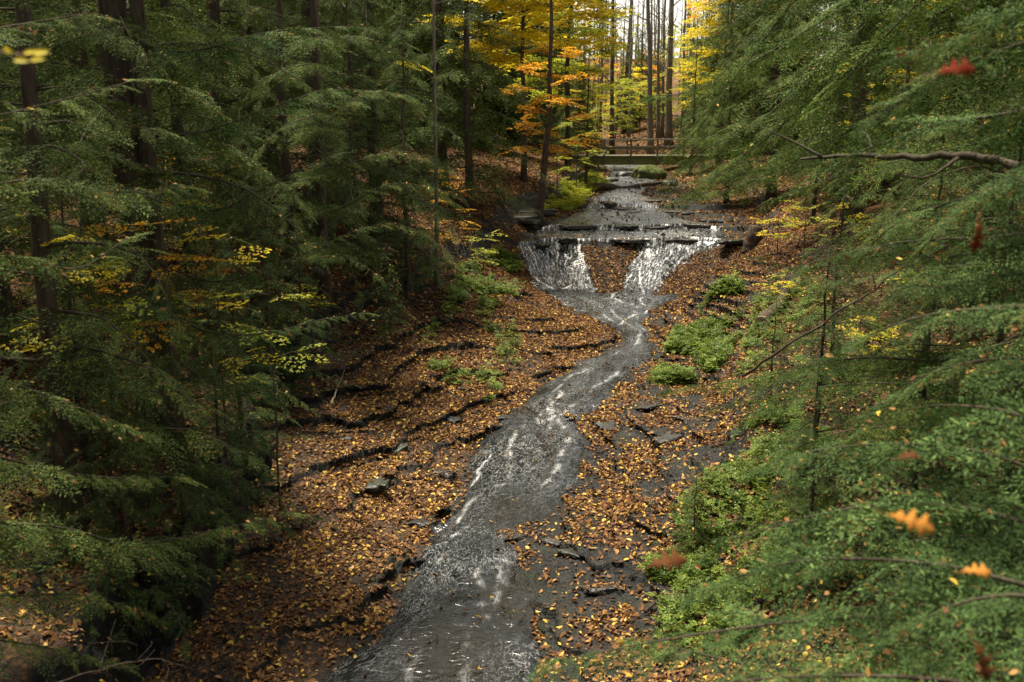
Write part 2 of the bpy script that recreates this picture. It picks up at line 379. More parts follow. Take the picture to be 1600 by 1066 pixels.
# ledges lean out over the step below: move the top of each riser downhill a little
VX, VY = overhang(XX, YY, FF, WT)
V = np.stack([VX, VY, ZZ], -1).reshape(-1,3)
ny, nx = XX.shape; i = np.arange(ny-1)[:,None]; j = np.arange(nx-1)[None]
Q = np.stack([i*nx+j, i*nx+j+1, (i+1)*nx+j+1, (i+1)*nx+j], -1).reshape(-1,4)
tag(obj('ground', mesh('ground', V, Q, M['ground'], True, {'rock': ('POINT', rock.ravel())})), 'leaf strewn forest floor and dark shale gorge', kind='structure')

# ------------------------------------------------------------------ water
def interp_tab(T, Y): return np.interp(Y, T[:,0], T[:,1])
WLu = np.array([(28.5,.6),(30,.0),(31,.16),(33.3,1.1),(36,2.0),(39.1,3.0),(43,3.9),(50,5.2),(58,5.6),(75,6)])
WRu = np.array([(28.5,6),(31,6.9),(33.3,6.9),(36,6.0),(39.1,5.6),(43,5.4),(50,7.0),(58,8.0),(75,8)])
def wet(X, Y):
    """>0 where water covers the bed (metres of film), <0 dry"""
    n = fbm(X*1.6+60, Y*.8+3, 3)
    lo = np.minimum(X-BLf(Y), BRf(Y)-X)
    # lower gorge: the whole channel; dry shelf on the right between Y 12 and 16, X>.2
    a = np.clip(lo, -.5, .35)*.35 - .030
    shelf = sst(.05,.35,X-(-.05+ .25*(Y-12.5)))*sst(11.8,12.4,Y)*(1-sst(13.6,14.0,Y))
    a = a - .2*shelf
    # falls: two sheets with a leafy rib between
    fall = .05 - .16*np.exp(-((X-2.85+.9*fbm(X*.9,Y*1.4+3,3))/(.48+.22*(Y-29)))**4)*sst(28.3,29.2,Y) - .10*sst(4.6,6.2,X-(31-Y)*-.6)
    fall = np.minimum(fall, np.clip(lo,-.5,.3)*.4+.01)
    # upper shelf
    up = np.minimum(X-interp_tab(WLu,Y), interp_tab(WRu,Y)-X); up = np.clip(up, -.6, .3)*.3 + .02
    d = np.where(Y < 28.2, a, np.where(Y < 31.2, fall, up))
    return d + n*.05*np.where(Y > 28, 1.5, 3.4) + .035*fbm(X*4+60, Y*3+3, 2)
wx = np.concatenate([np.arange(-3.4, 4.5, .03), np.arange(4.5, 9.6, .05)]); wy = np.unique(np.concatenate([np.arange(3, 9, .15), np.arange(9, 37, .045), np.arange(37, 62, .12)]))
WX, WY = np.meshgrid(wx, wy); H0 = height(WX, WY)
WD = wet(WX, WY)
# local smoothing of the bed under the water
def blur(A, k):
    for _ in range(k):
        A = (A + np.roll(A,1,0)+np.roll(A,-1,0)+np.roll(A,1,1)+np.roll(A,-1,1))/5
    return A
HB = blur(H0.copy(), 6)
WZ = np.where(WD > 0, np.maximum(HB, H0) + WD*.6 + .012, HB + WD)
keep = (WD > -.05)
kq = keep[:-1,:-1]|keep[1:,:-1]|keep[:-1,1:]|keep[1:,1:]
ny, nx = WX.shape; i = np.arange(ny-1)[:,None]; j = np.arange(nx-1)[None]
Q = np.stack([i*nx+j, i*nx+j+1, (i+1)*nx+j+1, (i+1)*nx+j], -1)[kq].reshape(-1,4)
used, inv = np.unique(Q, return_inverse=True)
Vw = np.stack([WX, WY, WZ], -1).reshape(-1,3)[used]
sy = np.abs(np.gradient(blur(WZ,3), wy, axis=0))
steep_sheen = np.clip(sst(.14,.42,sy)*.95*(.25+.75*sst(28,29,WY)) + .02 + .42*sst(30.8,32,WY) + .10*sst(18,22,WY)*(WY<28), 0, 1.3)  # upper shelf: rushing foam, plus white painted in for the sky's reflection
steep_sheen = steep_sheen*(1-.45*sst(2.6,3.2,WX)*(1-sst(3.2,3.8,WX))*(WY>28)*(WY<31))
# foam lines
foam = np.zeros_like(WX)
def seg_dist(px, py, A, B):
    d = B-A; t = np.clip(((px-A[0])*d[0]+(py-A[1])*d[1])/max(d@d,1e-6), 0, 1)
    return np.hypot(px-A[0]-t*d[0], py-A[1]-t*d[1])
FOAM = [([(812,762),(785,766),(760,775),(738,793),(718,818)], .05), ([(735,770),(745,745),(760,720)],.04), ([(985,395),(1000,440),(1003,470),(1015,487),(990,500),(965,510)], .05),
    ([(880,455),(905,447),(935,452)], .05), ([(875,610),(868,640),(845,668)], .05), ([(672,880),(688,905),(675,925)], .04), ([(812,400),(830,435),(865,455)], .05),
    ([(1015,487),(1030,520),(1025,540)], .035), ([(1090,395),(1060,420),(1035,450)], .04), ([(955,325),(965,345),(975,352)], .05), ([(930,318),(925,340),(900,350)], .05),
    ([(700,985),(720,990),(760,985)], .03), ([(650,860),(690,850),(725,830)], .03),([(975,430),(960,470),(985,480)],.04)]
for pl, w in FOAM:
    pts = [G(*p)[:2] for p in pl]
    wv = .42*fbm(WX*1.6+pl[0][0], WY*1.6, 4); wu = .42*fbm(WX*1.6, WY*1.6+pl[0][1], 4)
    for A, B in zip(pts[:-1], pts[1:]):
        foam = np.maximum(foam, np.exp(-((seg_dist(WX+wv, WY+wu, A, B))/(w*.62))**2)*.65*sst(-.15,.15,fbm(WX*3.1+5,WY*3.1,3)))
cen_ = (BLf(WY)+BRf(WY))/2; hw_ = np.maximum((BRf(WY)-BLf(WY))/2, .3)
for k in range(9):
    off_ = (-.75+1.5*k/8)*hw_; xk = cen_ + off_*(.7+.6*fbm(WY*.2+k*7, WY*0+k, 2)) + 1.1*fbm(WY*.35+k*13, WY*0+3*k, 4)*hw_
    on_ = sst(.02+.02*(k%3), .2, fbm(WY*.5+k*31, WX*.3+k*5, 3))
    foam = np.maximum(foam, np.exp(-((WX+.12*fbm(WX*4,WY*4,3)-xk)/(.022+.02*on_))**2)*on_*.42*sst(-.12,.12,fbm(WX*6+k,WY*5,3))*(WY < 30))
calm = np.zeros_like(WX)
for px_, py_, rx_, ry_ in ((805,800,.62,.75),(825,960,.55,1.0),(700,1040,1.1,.8)):
    c_ = G(px_, py_); calm = np.maximum(calm, .75*(1-sst(.4,1.3,np.hypot((WX-c_[0])/rx_, (WY-c_[1])/ry_)+1.3*fbm(WX*1.3+9,WY*1.3,3))))
foam = foam*(1-.8*calm); steep_sheen = steep_sheen*(1-calm)
# flow coords
cen = (BLf(WY)+BRf(WY))/2; wid = np.maximum(BRf(WY)-BLf(WY), 1.5)
flow = np.stack([(WX-cen)/wid*2.6, WY, WZ], -1).reshape(-1,3)[used]
wm = mesh('water', Vw, inv.reshape(-1,4), M['water'], True, {'foam': ('POINT', foam.ravel()[used]), 'steep_sheen': ('POINT', steep_sheen.ravel()[used]), 'flow': ('POINT', flow), 'calm': ('POINT', calm.ravel()[used])})
tag(obj('water', wm), 'shallow stream sliding over dark shale', kind='structure')

# ------------------------------------------------------------------ leaves
def leaf_arrays(pos, dr, nr, L, W, fold=.25):
    """6-vertex folded leaves; returns V (n*6,3), Q (n*2,4)"""
    n = len(pos); dr = unit(dr); sd_ = unit(np.cross(nr, dr)); up = np.cross(dr, sd_)
    L = np.broadcast_to(L, (n,))[:,None]; W = np.broadcast_to(W, (n,))[:,None]
    f = W*fold if np.isscalar(fold) else W*fold[:,None]
    b = pos; t = pos+dr*L
    l1 = pos+dr*L*.3+sd_*W*.48+up*f; l2 = pos+dr*L*.68+sd_*W*.40+up*f
    r1 = pos+dr*L*.3-sd_*W*.48+up*f; r2 = pos+dr*L*.68-sd_*W*.40+up*f
    V = np.stack([b, l1, l2, t, r2, r1], 1).reshape(-1,3)
    k = np.arange(n)[:,None]*6
    Q = np.stack([k+np.array([0,1,2,3]), k+np.array([0,3,4,5])], 1).reshape(-1,4)
    return V, Q
rs = np.random.RandomState(11)
def scatter_litter(x0, x1, y0, y1, dens, size, seed, keepf=None):
    r = np.random.RandomState(seed); n = int((x1-x0)*(y1-y0)*dens)
    X = r.uniform(x0, x1, n); Y = r.uniform(y0, y1, n)
    # keep only what can be seen from around the camera (a generous fan)
    ok = (np.abs(X) < .62*Y+4); X, Y = X[ok], Y[ok]
    s = np.maximum(BLf(Y)-X, X-BRf(Y)); sl = flatness(X, Y); _, ff, wt_ = height(X, Y, True)
    led = (wt_ > .3)&(Y < 29)
    p = np.where(led, np.where((ff > .815)&(ff < .885), .05, 1)*(1-.8*sst(1.6,2.6,sl)), 1 - .93*sst(.7, 1.5, sl)*(s < 8))
    clump = fbm(X*1.7+9, Y*1.7, 3)
    dry = sst(-.02, .08, s)
    gor = (Y < 27.5)
    pg = .26+.74*sst(-.10,.10,clump+.5*fbm(X*.6,Y*.45+7,2)+.10*sst(.3,2.5,s)+.14*((Y>17)&(X<2)))
    rightrock = (X > BRf(Y)) & (Y < 21) & (s < 3.0)
    pg = np.where(rightrock, pg*(.45+.55*sst(-.12,.12,clump)), pg)
    cl = (s > 0)&(X < -3.0)&(Y < 21)&(s < 5.0)
    pg = np.where(cl & (X > -4.6), pg*.45, pg)
    p = p*np.where(gor, dry*np.where(s < 5, pg, .85), 1)
    wdep = wet(X, Y); inn = s < 0
    pin = np.where(wdep < 0, .9*sst(-.2,.05,clump)+.05, .012 + .05*sst(.12,.2,clump))
    pin = np.where((Y>28.5)&(Y<31)&(wdep<0.01), .9, pin)
    p = np.where(inn, pin, p)
    ok = r.rand(len(X)) < p; X, Y, s = X[ok], Y[ok], s[ok]
    n = len(X); e = .06
    Z, ff, wt_ = height(X, Y, True); wd = wet(X, Y)
    Z = np.where((s < 0)&(wd > 0), Z + wd*.6 + .03, Z)
    nx_ = -(height(X+e, Y)-Z)/e; ny_ = -(height(X, Y+e)-Z)/e
    nr = np.stack([np.clip(nx_,-1.2,1.2), np.clip(ny_,-1.2,1.2), np.ones(n)], -1) + r.normal(0, .5, (n,3)); nr[:,2] = np.abs(nr[:,2])+.25; nr = unit(nr)
    a = r.uniform(0, 2*math.pi, n); d = np.stack([np.cos(a), np.sin(a), np.zeros(n)], -1)
    d = unit(d - nr*np.sum(d*nr, 1, keepdims=True))
    L = size*r.uniform(.45, 1.6, n); W = L*r.uniform(.42, .75, n)
    X, Y = overhang(X, Y, ff, wt_)
    pos = np.stack([X, Y, Z+.008+r.rand(n)*.022], -1) - d*L[:,None]*.5
    V, Q = leaf_arrays(pos, d, nr, L, W, r.uniform(-.35, .5, n))
    shade = r.beta(1.5, 2.6, n)
    # fresher yellow leaves low in the gorge, redder browns up under the hemlocks
    shade = np.clip(shade + .14*(s<3)*(Y<26) - .16*(s>4), 0, .93) 
    yel = r.rand(n) < .035+.02*(Y<20); shade[yel] = r.uniform(.9, 1, yel.sum())
    return V, Q, np.repeat(shade, 2)
parts = [scatter_litter(-8, 9, 8, 31.5, 900, .060, 1), scatter_litter(-20, 22, 31.5, 62, 90, .105, 2),
         scatter_litter(-24, -9, 9, 31.5, 120, .09, 3), scatter_litter(11, 24, 9, 31.5, 120, .09, 4), scatter_litter(-6, 16, 62, 110, 22, .2, 5)]
off = 0; VV=[]; QQ=[]; SS=[]
for v, q, s in parts: VV.append(v); QQ.append(q+off); SS.append(s); off += len(v)
LIT = dict(V=VV, Q=QQ, S=SS, off=off)     # finished at the end, with leaves caught in the boughs
print('litter leaves', off//6)

# ------------------------------------------------------------------ hemlock sprays
def make_spray(nsec, spread, step, ll, lw, seed, droop=.10, wild=.3):
    """unit-long flat spray of leaflets: V (n,4,3), rnd (n)"""
    r = np.random.RandomState(seed); pos=[]; dr=[]; LL=[]; tip=[]
    def line(o, d, length, side_l, st):
        k = max(2, int(length/st))
        for a in range(k):
            t = (a+.5)/k; p = o + d*length*t; p = p + np.array([0,0,-droop*(t*length)**2*2.2])
            for sgn in (-1, 1):
                ang = sgn*R(r.uniform(38, 72)); dd = np.array([d[0]*math.cos(ang)-d[1]*math.sin(ang), d[0]*math.sin(ang)+d[1]*math.cos(ang), r.normal(0,.16)])
                pos.append(p + r.normal(0,.006,3)); dr.append(dd); LL.append(side_l*(1-.55*t)*r.uniform(.6,1.25)); tip.append(t)
        pos.append(o+d*length*.92+np.array([0,0,-droop*length**2*2.2])); dr.append(d+np.array([0,0,-.1])); LL.append(side_l*.9); tip.append(1)
    axis_d = np.array([1.,0,0])
    for k in range(nsec):
        t = (k+.4)/nsec; sgn = 1 if k % 2 else -1
        o = np.array([t, 0, -droop*t*t]); ang = sgn*R(r.uniform(42, 66))
        d = np.array([math.cos(ang), math.sin(ang), r.normal(0,.07)-.05])
        ln = spread*(1.05-t)**.75*r.uniform(.6,1.15)*(.55+.45*min(1,t*5))
        line(o, d, ln, ll, step)
    line(np.zeros(3), axis_d, 1.0, ll*.9, step*1.3)
    pos = np.array(pos); dr = unit(np.array(dr)); LL = np.array(LL)[:,None]; n = len(pos)
    nr = unit(np.array([0,0,1.])+r.normal(0, wild, (n,3))); sd_ = unit(np.cross(nr, dr)); W = LL*lw/ll
    W = np.maximum(W, lw*.55)
    V = np.stack([pos, pos+dr*LL*.45+sd_*W*.5, pos+dr*LL, pos+dr*LL*.45-sd_*W*.5], 1)
    # wood of the spray: thin cross pieces left out, leaflets cover it
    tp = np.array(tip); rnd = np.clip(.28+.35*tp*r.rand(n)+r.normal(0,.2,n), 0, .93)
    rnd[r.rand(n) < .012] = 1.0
    return V, rnd
SPR = {'fine': [make_spray(20, .44, .034, .078, .026, 20+k, .2, .45) for k in range(5)],
       'mid':  [make_spray(15, .46, .050, .105, .038, 40+k, .22, .45) for k in range(4)],
       'far':  [make_spray(8, .5, .12, .20, .095, 60+k, .22, .6) for k in range(4)]}
print({k: [len(v[0]) for v in vs] for k, vs in SPR.items()})
class Foliage:
    def __init__(s, lod, seed): s.lod = lod; s.r = np.random.RandomState(seed); s.o=[]; s.X=[]; s.Yv=[]; s.Zv=[]; s.sc=[]; s.tn=[]
    def add(s, o, d, up, scale, tone=0.):
        s.o.append(o); s.X.append(d); s.Zv.append(up); s.sc.append(scale); s.tn.append(tone)
    def build(s, name, m):
        o = np.array(s.o); X = unit(np.array(s.X)); Z = np.array(s.Zv); Yv = unit(np.cross(Z, X)); Z = np.cross(X, Yv); sc = np.array(s.sc); tn = np.array(s.tn)
        Bm = np.stack([X, Yv, Z], -1)*sc[:,None,None]
        vs = SPR[s.lod]; kind = s.r.randint(len(vs), size=len(o)); VV=[]; RR=[]
        for k in range(len(vs)):
            sel = kind == k
            if not sel.any(): continue
            Vs, rn = vs[k]; n = len(Vs)
            W = np.einsum('mij,nj->mni', Bm[sel], Vs.reshape(-1,3)) + o[sel][:,None]
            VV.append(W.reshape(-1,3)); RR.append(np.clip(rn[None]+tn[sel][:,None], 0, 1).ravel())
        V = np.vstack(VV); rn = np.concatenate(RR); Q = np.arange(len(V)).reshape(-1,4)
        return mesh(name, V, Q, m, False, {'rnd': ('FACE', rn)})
def curve(ctrl, n):
    ctrl = np.asarray(ctrl, float); m = len(ctrl)
    c = np.vstack([2*ctrl[0]-ctrl[1], ctrl, 2*ctrl[-1]-ctrl[-2]]); out=[]
    for t in np.linspace(0, m-1-1e-6, n):
        i = int(t); u = t-i; p0,p1,p2,p3 = c[i:i+4]
        out.append(.5*((2*p1)+(-p0+p2)*u+(2*p0-5*p1+4*p2-p3)*u*u+(-p0+3*p1-3*p2+p3)*u**3))
    return np.array(out)
def bough(fo, wood, pts, r0, smax, spacing, t0=.15, both=True, tone=0., hang=.25, taper=.9):
    """sprays on both sides of a limb"""
    r = fo.r; pts = np.asarray(pts); seg = np.linalg.norm(np.diff(pts, axis=0), axis=1); cum = np.concatenate([[0], np.cumsum(seg)]); Ltot = cum[-1]
    wood.tube(pts, np.linspace(r0, max(.003, r0*.12), len(pts)), 6 if r0 > .02 else 5)
    n = max(3, int(Ltot*(1-t0)/spacing)); tg = unit(np.gradient(pts, axis=0)); sgn = 1
    for k in range(n):
        t = t0 + (1-t0)*(k+r.rand()*.8)/n; s = t*Ltot
        p = np.array([np.interp(s, cum, pts[:,a]) for a in range(3)]); d = unit(np.array([np.interp(s, cum, tg[:,a]) for a in range(3)]))
        side = unit(np.cross([0,0,1.], d)); sgn = -sgn; ang = R(r.uniform(38, 70))
        dd = d*math.cos(ang)+side*sgn*math.sin(ang); dd[2] += r.normal(-hang, .22)
        ln = smax*(1.08-t)**taper*r.uniform(.65, 1.2); ln = max(ln, smax*.22)
        up = unit(np.array([0,0,1.])+r.normal(0,.45,3))
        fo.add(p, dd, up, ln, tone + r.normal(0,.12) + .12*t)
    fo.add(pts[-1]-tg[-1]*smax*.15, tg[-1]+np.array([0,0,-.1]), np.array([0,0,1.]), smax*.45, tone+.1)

def trunk_geo(h, r0, lean=(0,0), seed=0, n=12, wob=.06, rings=14, flare=1.5):
    r = np.random.RandomState(seed); z = np.linspace(-.4, h, rings)
    t = np.clip(z/h, 0, 1)
    x = lean[0]*t*h + wob*np.cumsum(r.normal(0,.35,rings))*np.clip(t*4,0,1); y = lean[1]*t*h + wob*np.cumsum(r.normal(0,.35,rings))*np.clip(t*4,0,1)
    pts = np.stack([x,y,z], -1); rad = r0*(1-.85*t**1.1)
    rad[0] *= flare*1.15
    if rings > 2: rad[1] *= 1+ (flare-1)*.25
    return pts, rad
def at_h(pts, z): return np.array([np.interp(z, pts[:,2], pts[:,a]) for a in range(3)])

def hemlock_meshes(h, r0, zlow, nb, lmax, lod, seed, lean=(0,0), smax=.75, spacing=.12, m='hemlock', dead=6, ztop=None):
    r = np.random.RandomState(seed); pts, rad = trunk_geo(h, r0, lean, seed); wood = Geo(); fo = Foliage(lod, seed+1)
    wood.tube(pts, rad, 12)
    br = Geo(); ztop = ztop or h*.97; az = r.rand()*6.28
    for k in range(nb):
        q = (k+r.rand()*.7)/nb; z = zlow+(ztop-zlow)*q; az += 2.4+r.normal(0,.3)
        f = max(.12, (1-(z/h)))**.75; L = lmax*f*r.uniform(.6,1.12); p = at_h(pts, z)
        d = np.array([math.cos(az), math.sin(az), 0]); up0 = r.uniform(-.05,.28)
        dr = r.uniform(.18,.42)*L
        ctrl = [p, p+d*L*.35+np.array([0,0,up0*L*.35]), p+d*L*.7+np.array([0,0,up0*L*.45-dr*.4])+r.normal(0,.06*L,3), p+d*L+np.array([0,0,up0*L*.35-dr])+r.normal(0,.08*L,3)]
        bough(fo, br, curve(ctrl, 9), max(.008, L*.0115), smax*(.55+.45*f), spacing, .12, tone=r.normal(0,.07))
    for k in range(dead):                      # bare dead snags low on the trunk
        z = r.uniform(.15, max(zlow*1.3, .5)); az = r.rand()*6.28; L = r.uniform(.25,.9); p = at_h(pts, z)
        d = np.array([math.cos(az), math.sin(az), r.uniform(-.3,.3)])
        br.tube(curve([p, p+d*L*.5+r.normal(0,.04,3), p+d*L+r.normal(0,.08,3)], 5), np.linspace(.012,.003,5), 5)
    return wood.mesh('trunk', M['bark']), br.mesh('limb_wood', M['bark']), fo.build('crown', M[m])
COUNT = {}
def place_tree(name, meshes, loc, rz, label, cat, group=None, scale=1.0):
    t = empty(name, tuple(loc), rz); t.scale = (scale,)*3
    tag(t, label, cat, group)
    for nm, me in meshes: obj(nm, me, t)
    return t
def hemlock(loc, label, rz=0, group='eastern hemlocks on the gorge banks', scale=1.0, meshes=None, name='hemlock_tree'):
    a, b, c = meshes
    return place_tree(name, [('trunk', a), ('limb_framework', b), ('crown', c)], loc, rz, label, 'hemlock tree', group, scale)
def on(x, y): return (x, y, float(height(x, y)))
# ------------------------------------------------------------------ hemlocks
NEARS = dict(lod='fine', spacing=.115)
H = {}
H['near1'] = hemlock_meshes(14, .25, 3.2, 42, 3.2, 'fine', 101, (0, 0), 1.0, .105, ztop=11)
H['near2'] = hemlock_meshes(11, .12, .9, 42, 2.5, 'fine', 202, (.02, 0), .9, .12, ztop=9.5, m='hemlock')
H['small'] = hemlock_meshes(4.6, .05, .3, 40, 1.8, 'fine', 303, (.01, .02), .72, .12, m='hemlock_blue', dead=2)
H['mid1'] = hemlock_meshes(15, .20, 1.4, 60, 3.5, 'mid', 404, (.01, 0), 1.35, .15, ztop=14)
H['mid2'] = hemlock_meshes(13, .15, .6, 60, 3.0, 'mid', 505, (-.02, .01), 1.25, .15, ztop=12.5)
H['far1'] = hemlock_meshes(17, .22, 1.2, 100, 4.0, 'far', 606, (0, 0), 1.9, .2)
H['far2'] = hemlock_meshes(14, .18, .5, 96, 3.5, 'far', 707, (.01, 0), 1.75, .2)

def tree_at(px, py, kind, label, rz=0, scale=1.0, dy=0):
    p = G(px, py); x, y = p[0]*(p[1]+dy)/p[1], p[1]+dy
    return hemlock(on(x, y), label, rz, scale=scale, meshes=H[kind])
# those one can tell apart
tree_at(252, 700, 'near1', 'tall hemlock with the thickest furrowed trunk on the left bank above the dark rock wall', 2.2)
tree_at(112, 842, 'near2', 'hemlock with a short dark bare trunk foot, nearest to the bottom left corner', .4)
tree_at(84, 505, 'near2', 'slim hemlock standing left of the thick furrowed trunk, its dark stem forked with limbs', 4.1, 1.1)
tree_at(12, 560, 'mid2', 'hemlock at the far left edge, behind the slim forked one', 1.0)
tree_at(395, 560, 'small', 'low young hemlock on the leafy bank, right of the thick furrowed trunk', .3, .95)
tree_at(300, 900, 'small', 'young hemlock leaning over the dark rock wall, lower left', 2.0, .75)
tree_at(385, 735, 'small', 'young hemlock on the dark rock wall below the thick furrowed trunk', 3.1, .75)
tree_at(345, 830, 'small', 'young hemlock drooping over the middle of the dark rock wall', 5.1, .72)
tree_at(210, 985, 'small', 'young hemlock at the bottom edge left of the dark rock wall', 1.1, .7)
tree_at(425, 640, 'small', 'young hemlock on the brink where the rock wall bends away', .7, .8)
tree_at(150, 800, 'small', 'young hemlock right beside the short dark bare trunk foot', 2.7, .85)
tree_at(610, 530, 'small', 'low hemlock bush in the middle of the left leafy slope', 2.7, .45)
tree_at(470, 560, 'small', 'young hemlock at the brink just above the undercut rock wall', 5.0, .72)
tree_at(500, 372, 'near1', 'tall hemlock whose long boughs reach towards the stream, beside the grey sapling', 1.2, .95)
tree_at(640, 452, 'small', 'bushy young hemlock touching the grey bare sapling', 3.3, 1.45)
tree_at(560, 420, 'small', 'bushy young hemlock left of the grey bare sapling', 1.3, 1.6)
tree_at(350, 340, 'mid1', 'hemlock with a grey trunk deeper in the left wood', .2)
tree_at(392, 300, 'mid2', 'thin stemmed hemlock deeper in the left wood above bare leafy ground', 2.9)
tree_at(150, 400, 'mid1', 'hemlock behind the thick furrowed trunk, left side', 4.4)
tree_at(735, 330, 'mid2', 'dark hemlock at the back of the left bank, just left of the leaning trunk', 5.2, .9)
tree_at(690, 300, 'mid1', 'dark hemlock behind the bushy young ones, left of the falls', .9, 1.0)
tree_at(915, 292, 'mid2', 'small hemlock with drooping boughs at the left end of the footbridge', 2.1, .45)
tree_at(1532, 478, 'near2', 'hemlock with a bare dark stem on the right bank, nearest to the right edge', .9, 1.15)
tree_at(1308, 318, 'mid1', 'hemlock with a dark stem standing behind the bent dead limb', 1.9)
tree_at(1375, 300, 'mid2', 'hemlock with a broken looking stem, behind and right of the bent dead limb', 3.9)
tree_at(1205, 312, 'mid2', 'hemlock whose low boughs hang over the upper stream shelf on the right', .5, 1.05)
tree_at(1120, 285, 'mid2', 'hemlock hanging over the right end of the footbridge', 2.6, .8)
tree_at(1135, 318, 'mid2', 'broad low hemlock overhanging the right side of the upper shelf', .7, .6)
tree_at(1420, 470, 'small', 'young hemlock among yellow leaves on the right bank', 4.2, .9)
tree_at(1300, 600, 'small', 'young hemlock in front of the long bare branch, right bank', 2.5, .8)
tree_at(1430, 640, 'small', 'young hemlock on the right bank under the blurred pale boughs', 4.5, .9)
tree_at(1560, 600, 'small', 'young hemlock at the right edge under the blurred pale boughs', 1.5, 1.0)
tree_at(1270, 770, 'small', 'young hemlock on the lower right bank, beside the low green plants', .5, .75)
tree_at(1420, 850, 'small', 'young hemlock under the large tan oak leaf', 3.5, .8)
tree_at(1250, 930, 'small', 'young hemlock at the lower right, nearest to the ledges', 5.5, .6)
tree_at(1560, 900, 'small', 'young hemlock in the lower right corner', 2.9, .85)
tree_at(1500, 460, 'mid2', 'hemlock closing the view at the right edge, behind the nearest stem', 2.0, .7)
tree_at(1400, 400, 'mid2', 'bushy hemlock in the middle of the right bank, behind the yellow shrubs', .2, .55)
tree_at(1270, 350, 'mid2', 'low bushy hemlock behind the yellow green shrub at the falls', 3.2, .4)
tree_at(1205, 640, 'small', 'knee high hemlock on the right bank beside the ledges', 2.5, .42)
tree_at(1085, 870, 'small', 'tiny hemlock among the green herbs at the lower right', 1.5, .30)

# the dark wood behind, left and right
r = np.random.RandomState(5); spots = []
def try_spot(x, y, mind):
    if all((x-a)**2+(y-b)**2 > mind**2 for a, b in spots): spots.append((x, y)); return True
for _ in range(600):
    y = r.uniform(28, 62); x = r.uniform(-.62*y, -3.2-(y-28)*.02) 
    if x > BLf(y)-4.2: continue
    if y < 33 and x > -6: continue
    if len(spots) < 30: try_spot(x, y, 3.4)
nl = len(spots)
for _ in range(600):
    y = r.uniform(26, 64); x = r.uniform(BRf(y)+3.0, .62*y+1)
    if x/y*FPX+800 < 1130 and y > 30 and x < BRf(y)+3.5: continue
    if len(spots) < nl+20: try_spot(x, y, 3.6)
ORD = ['first','second','third','fourth','fifth','sixth','seventh','eighth','ninth','tenth','eleventh','twelfth','thirteenth','fourteenth','fifteenth','sixteenth','seventeenth','eighteenth','nineteenth','twentieth']
ORD += ['twenty-'+o for o in ORD[:9]] + ['thirtieth'] + ['thirty-'+o for o in ORD[:9]] + ['fortieth'] + ['forty-'+o for o in ORD[:9]]+ ['fiftieth']
for side, ss in (('left', spots[:nl]), ('right', spots[nl:])):
    ss = sorted(ss, key=lambda p: p[0]/p[1])
    for k, (x, y) in enumerate(ss):
        hemlock(on(x, y), f'dark hemlock in the dense wood behind the {side} bank, {ORD[k]} from the left', r.rand()*6.28, f'dark hemlocks in the {side} wood', r.uniform(.85, 1.2), H['far1' if r.rand() < .5 else 'far2'] if y > 38 else H['mid1' if r.rand()<.5 else 'mid2'])

ring = [(-8,1),(-13,5),(-9,-7),(-3.5,-9),(3.5,-10),(9,-7),(10,0),(14,5),(-15,-3),(16,-4),(0,-16),(-8,-15),(8,-16),(-14,11),(15,12),(-19,8),(20,8)]  # unseen trees added round the viewpoint, blocking sky light from behind
for k, (x, y) in enumerate(ring): hemlock(on(x, y), f'unseen tall hemlock added round the viewpoint to block sky light, {ORD[k]} of its ring', k*1.1, 'unseen tall hemlocks added to block sky light', 1.1, H['far1' if k%2 else 'far2'])
# hemlocks of the near right bank whose boughs hang into the view
def bough_tree(base, h, r0, boughs, label, m, lod='fine', lean=(0,0), seed=1, extra=0):
    """boughs: list of (control points in world space, limb radius, spray size, spacing)"""
    pts, rad = trunk_geo(h, r0, lean, seed); base = np.asarray(base, float); wood = Geo(); wood.tube(pts, rad, 14)
    br = Geo(); fo = Foliage(lod, seed)
    for ctrl, rr, sm, sp in boughs:
        c = np.asarray(ctrl) - base; start = at_h(pts, min(h*.98, max(0.3, c[0,2]+.1))); start[2] = min(h*.98, max(.3, c[0,2]+.1))
        bough(fo, br, curve(np.vstack([start, c]), 16), rr, sm, sp, .22, tone=fo.r.normal(0,.06), hang=.22)
    t = empty('hemlock_tree', tuple(base)); tag(t, label, 'hemlock tree', 'eastern hemlocks on the gorge banks')
    obj('trunk', wood.mesh('trunk', M['bark']), t); obj('limb_framework', br.mesh('limb_wood', M['bark']), t); obj('crown', fo.build('crown', M[m]), t)
    return t
def B(pl, rr=.022, sm=.55, sp=.10): return ([P(*p) for p in pl], rr*.85, sm*1.5, sp*.78)
low = [B([(1700,1010,4.3),(1380,965,4.5),(1100,990,4.8),(860,1035,5.1)], .022, .62, .085),
       B([(1720,930,4.2),(1450,880,4.5),(1230,880,5.0),(1080,930,5.6)], .022, .62, .085),
       B([(1720,840,4.6),(1480,790,5.0),(1300,800,5.5),(1120,850,6.2)], .022, .66, .09),
       B([(1720,1090,3.8),(1450,1060,4.0),(1200,1060,4.3),(1000,1090,4.6)], .02, .55, .085),
       B([(1700,760,5.2),(1500,700,5.6),(1300,700,6.2),(1170,735,7.0)], .02, .62, .09),
       B([(1730,690,4.5),(1560,640,4.9),(1420,640,5.4),(1330,690,6.0)], .02, .55, .09),
       B([(1700,1000,5.2),(1440,950,5.8),(1250,960,6.4),(1120,1000,7.0)], .02, .6, .09)]
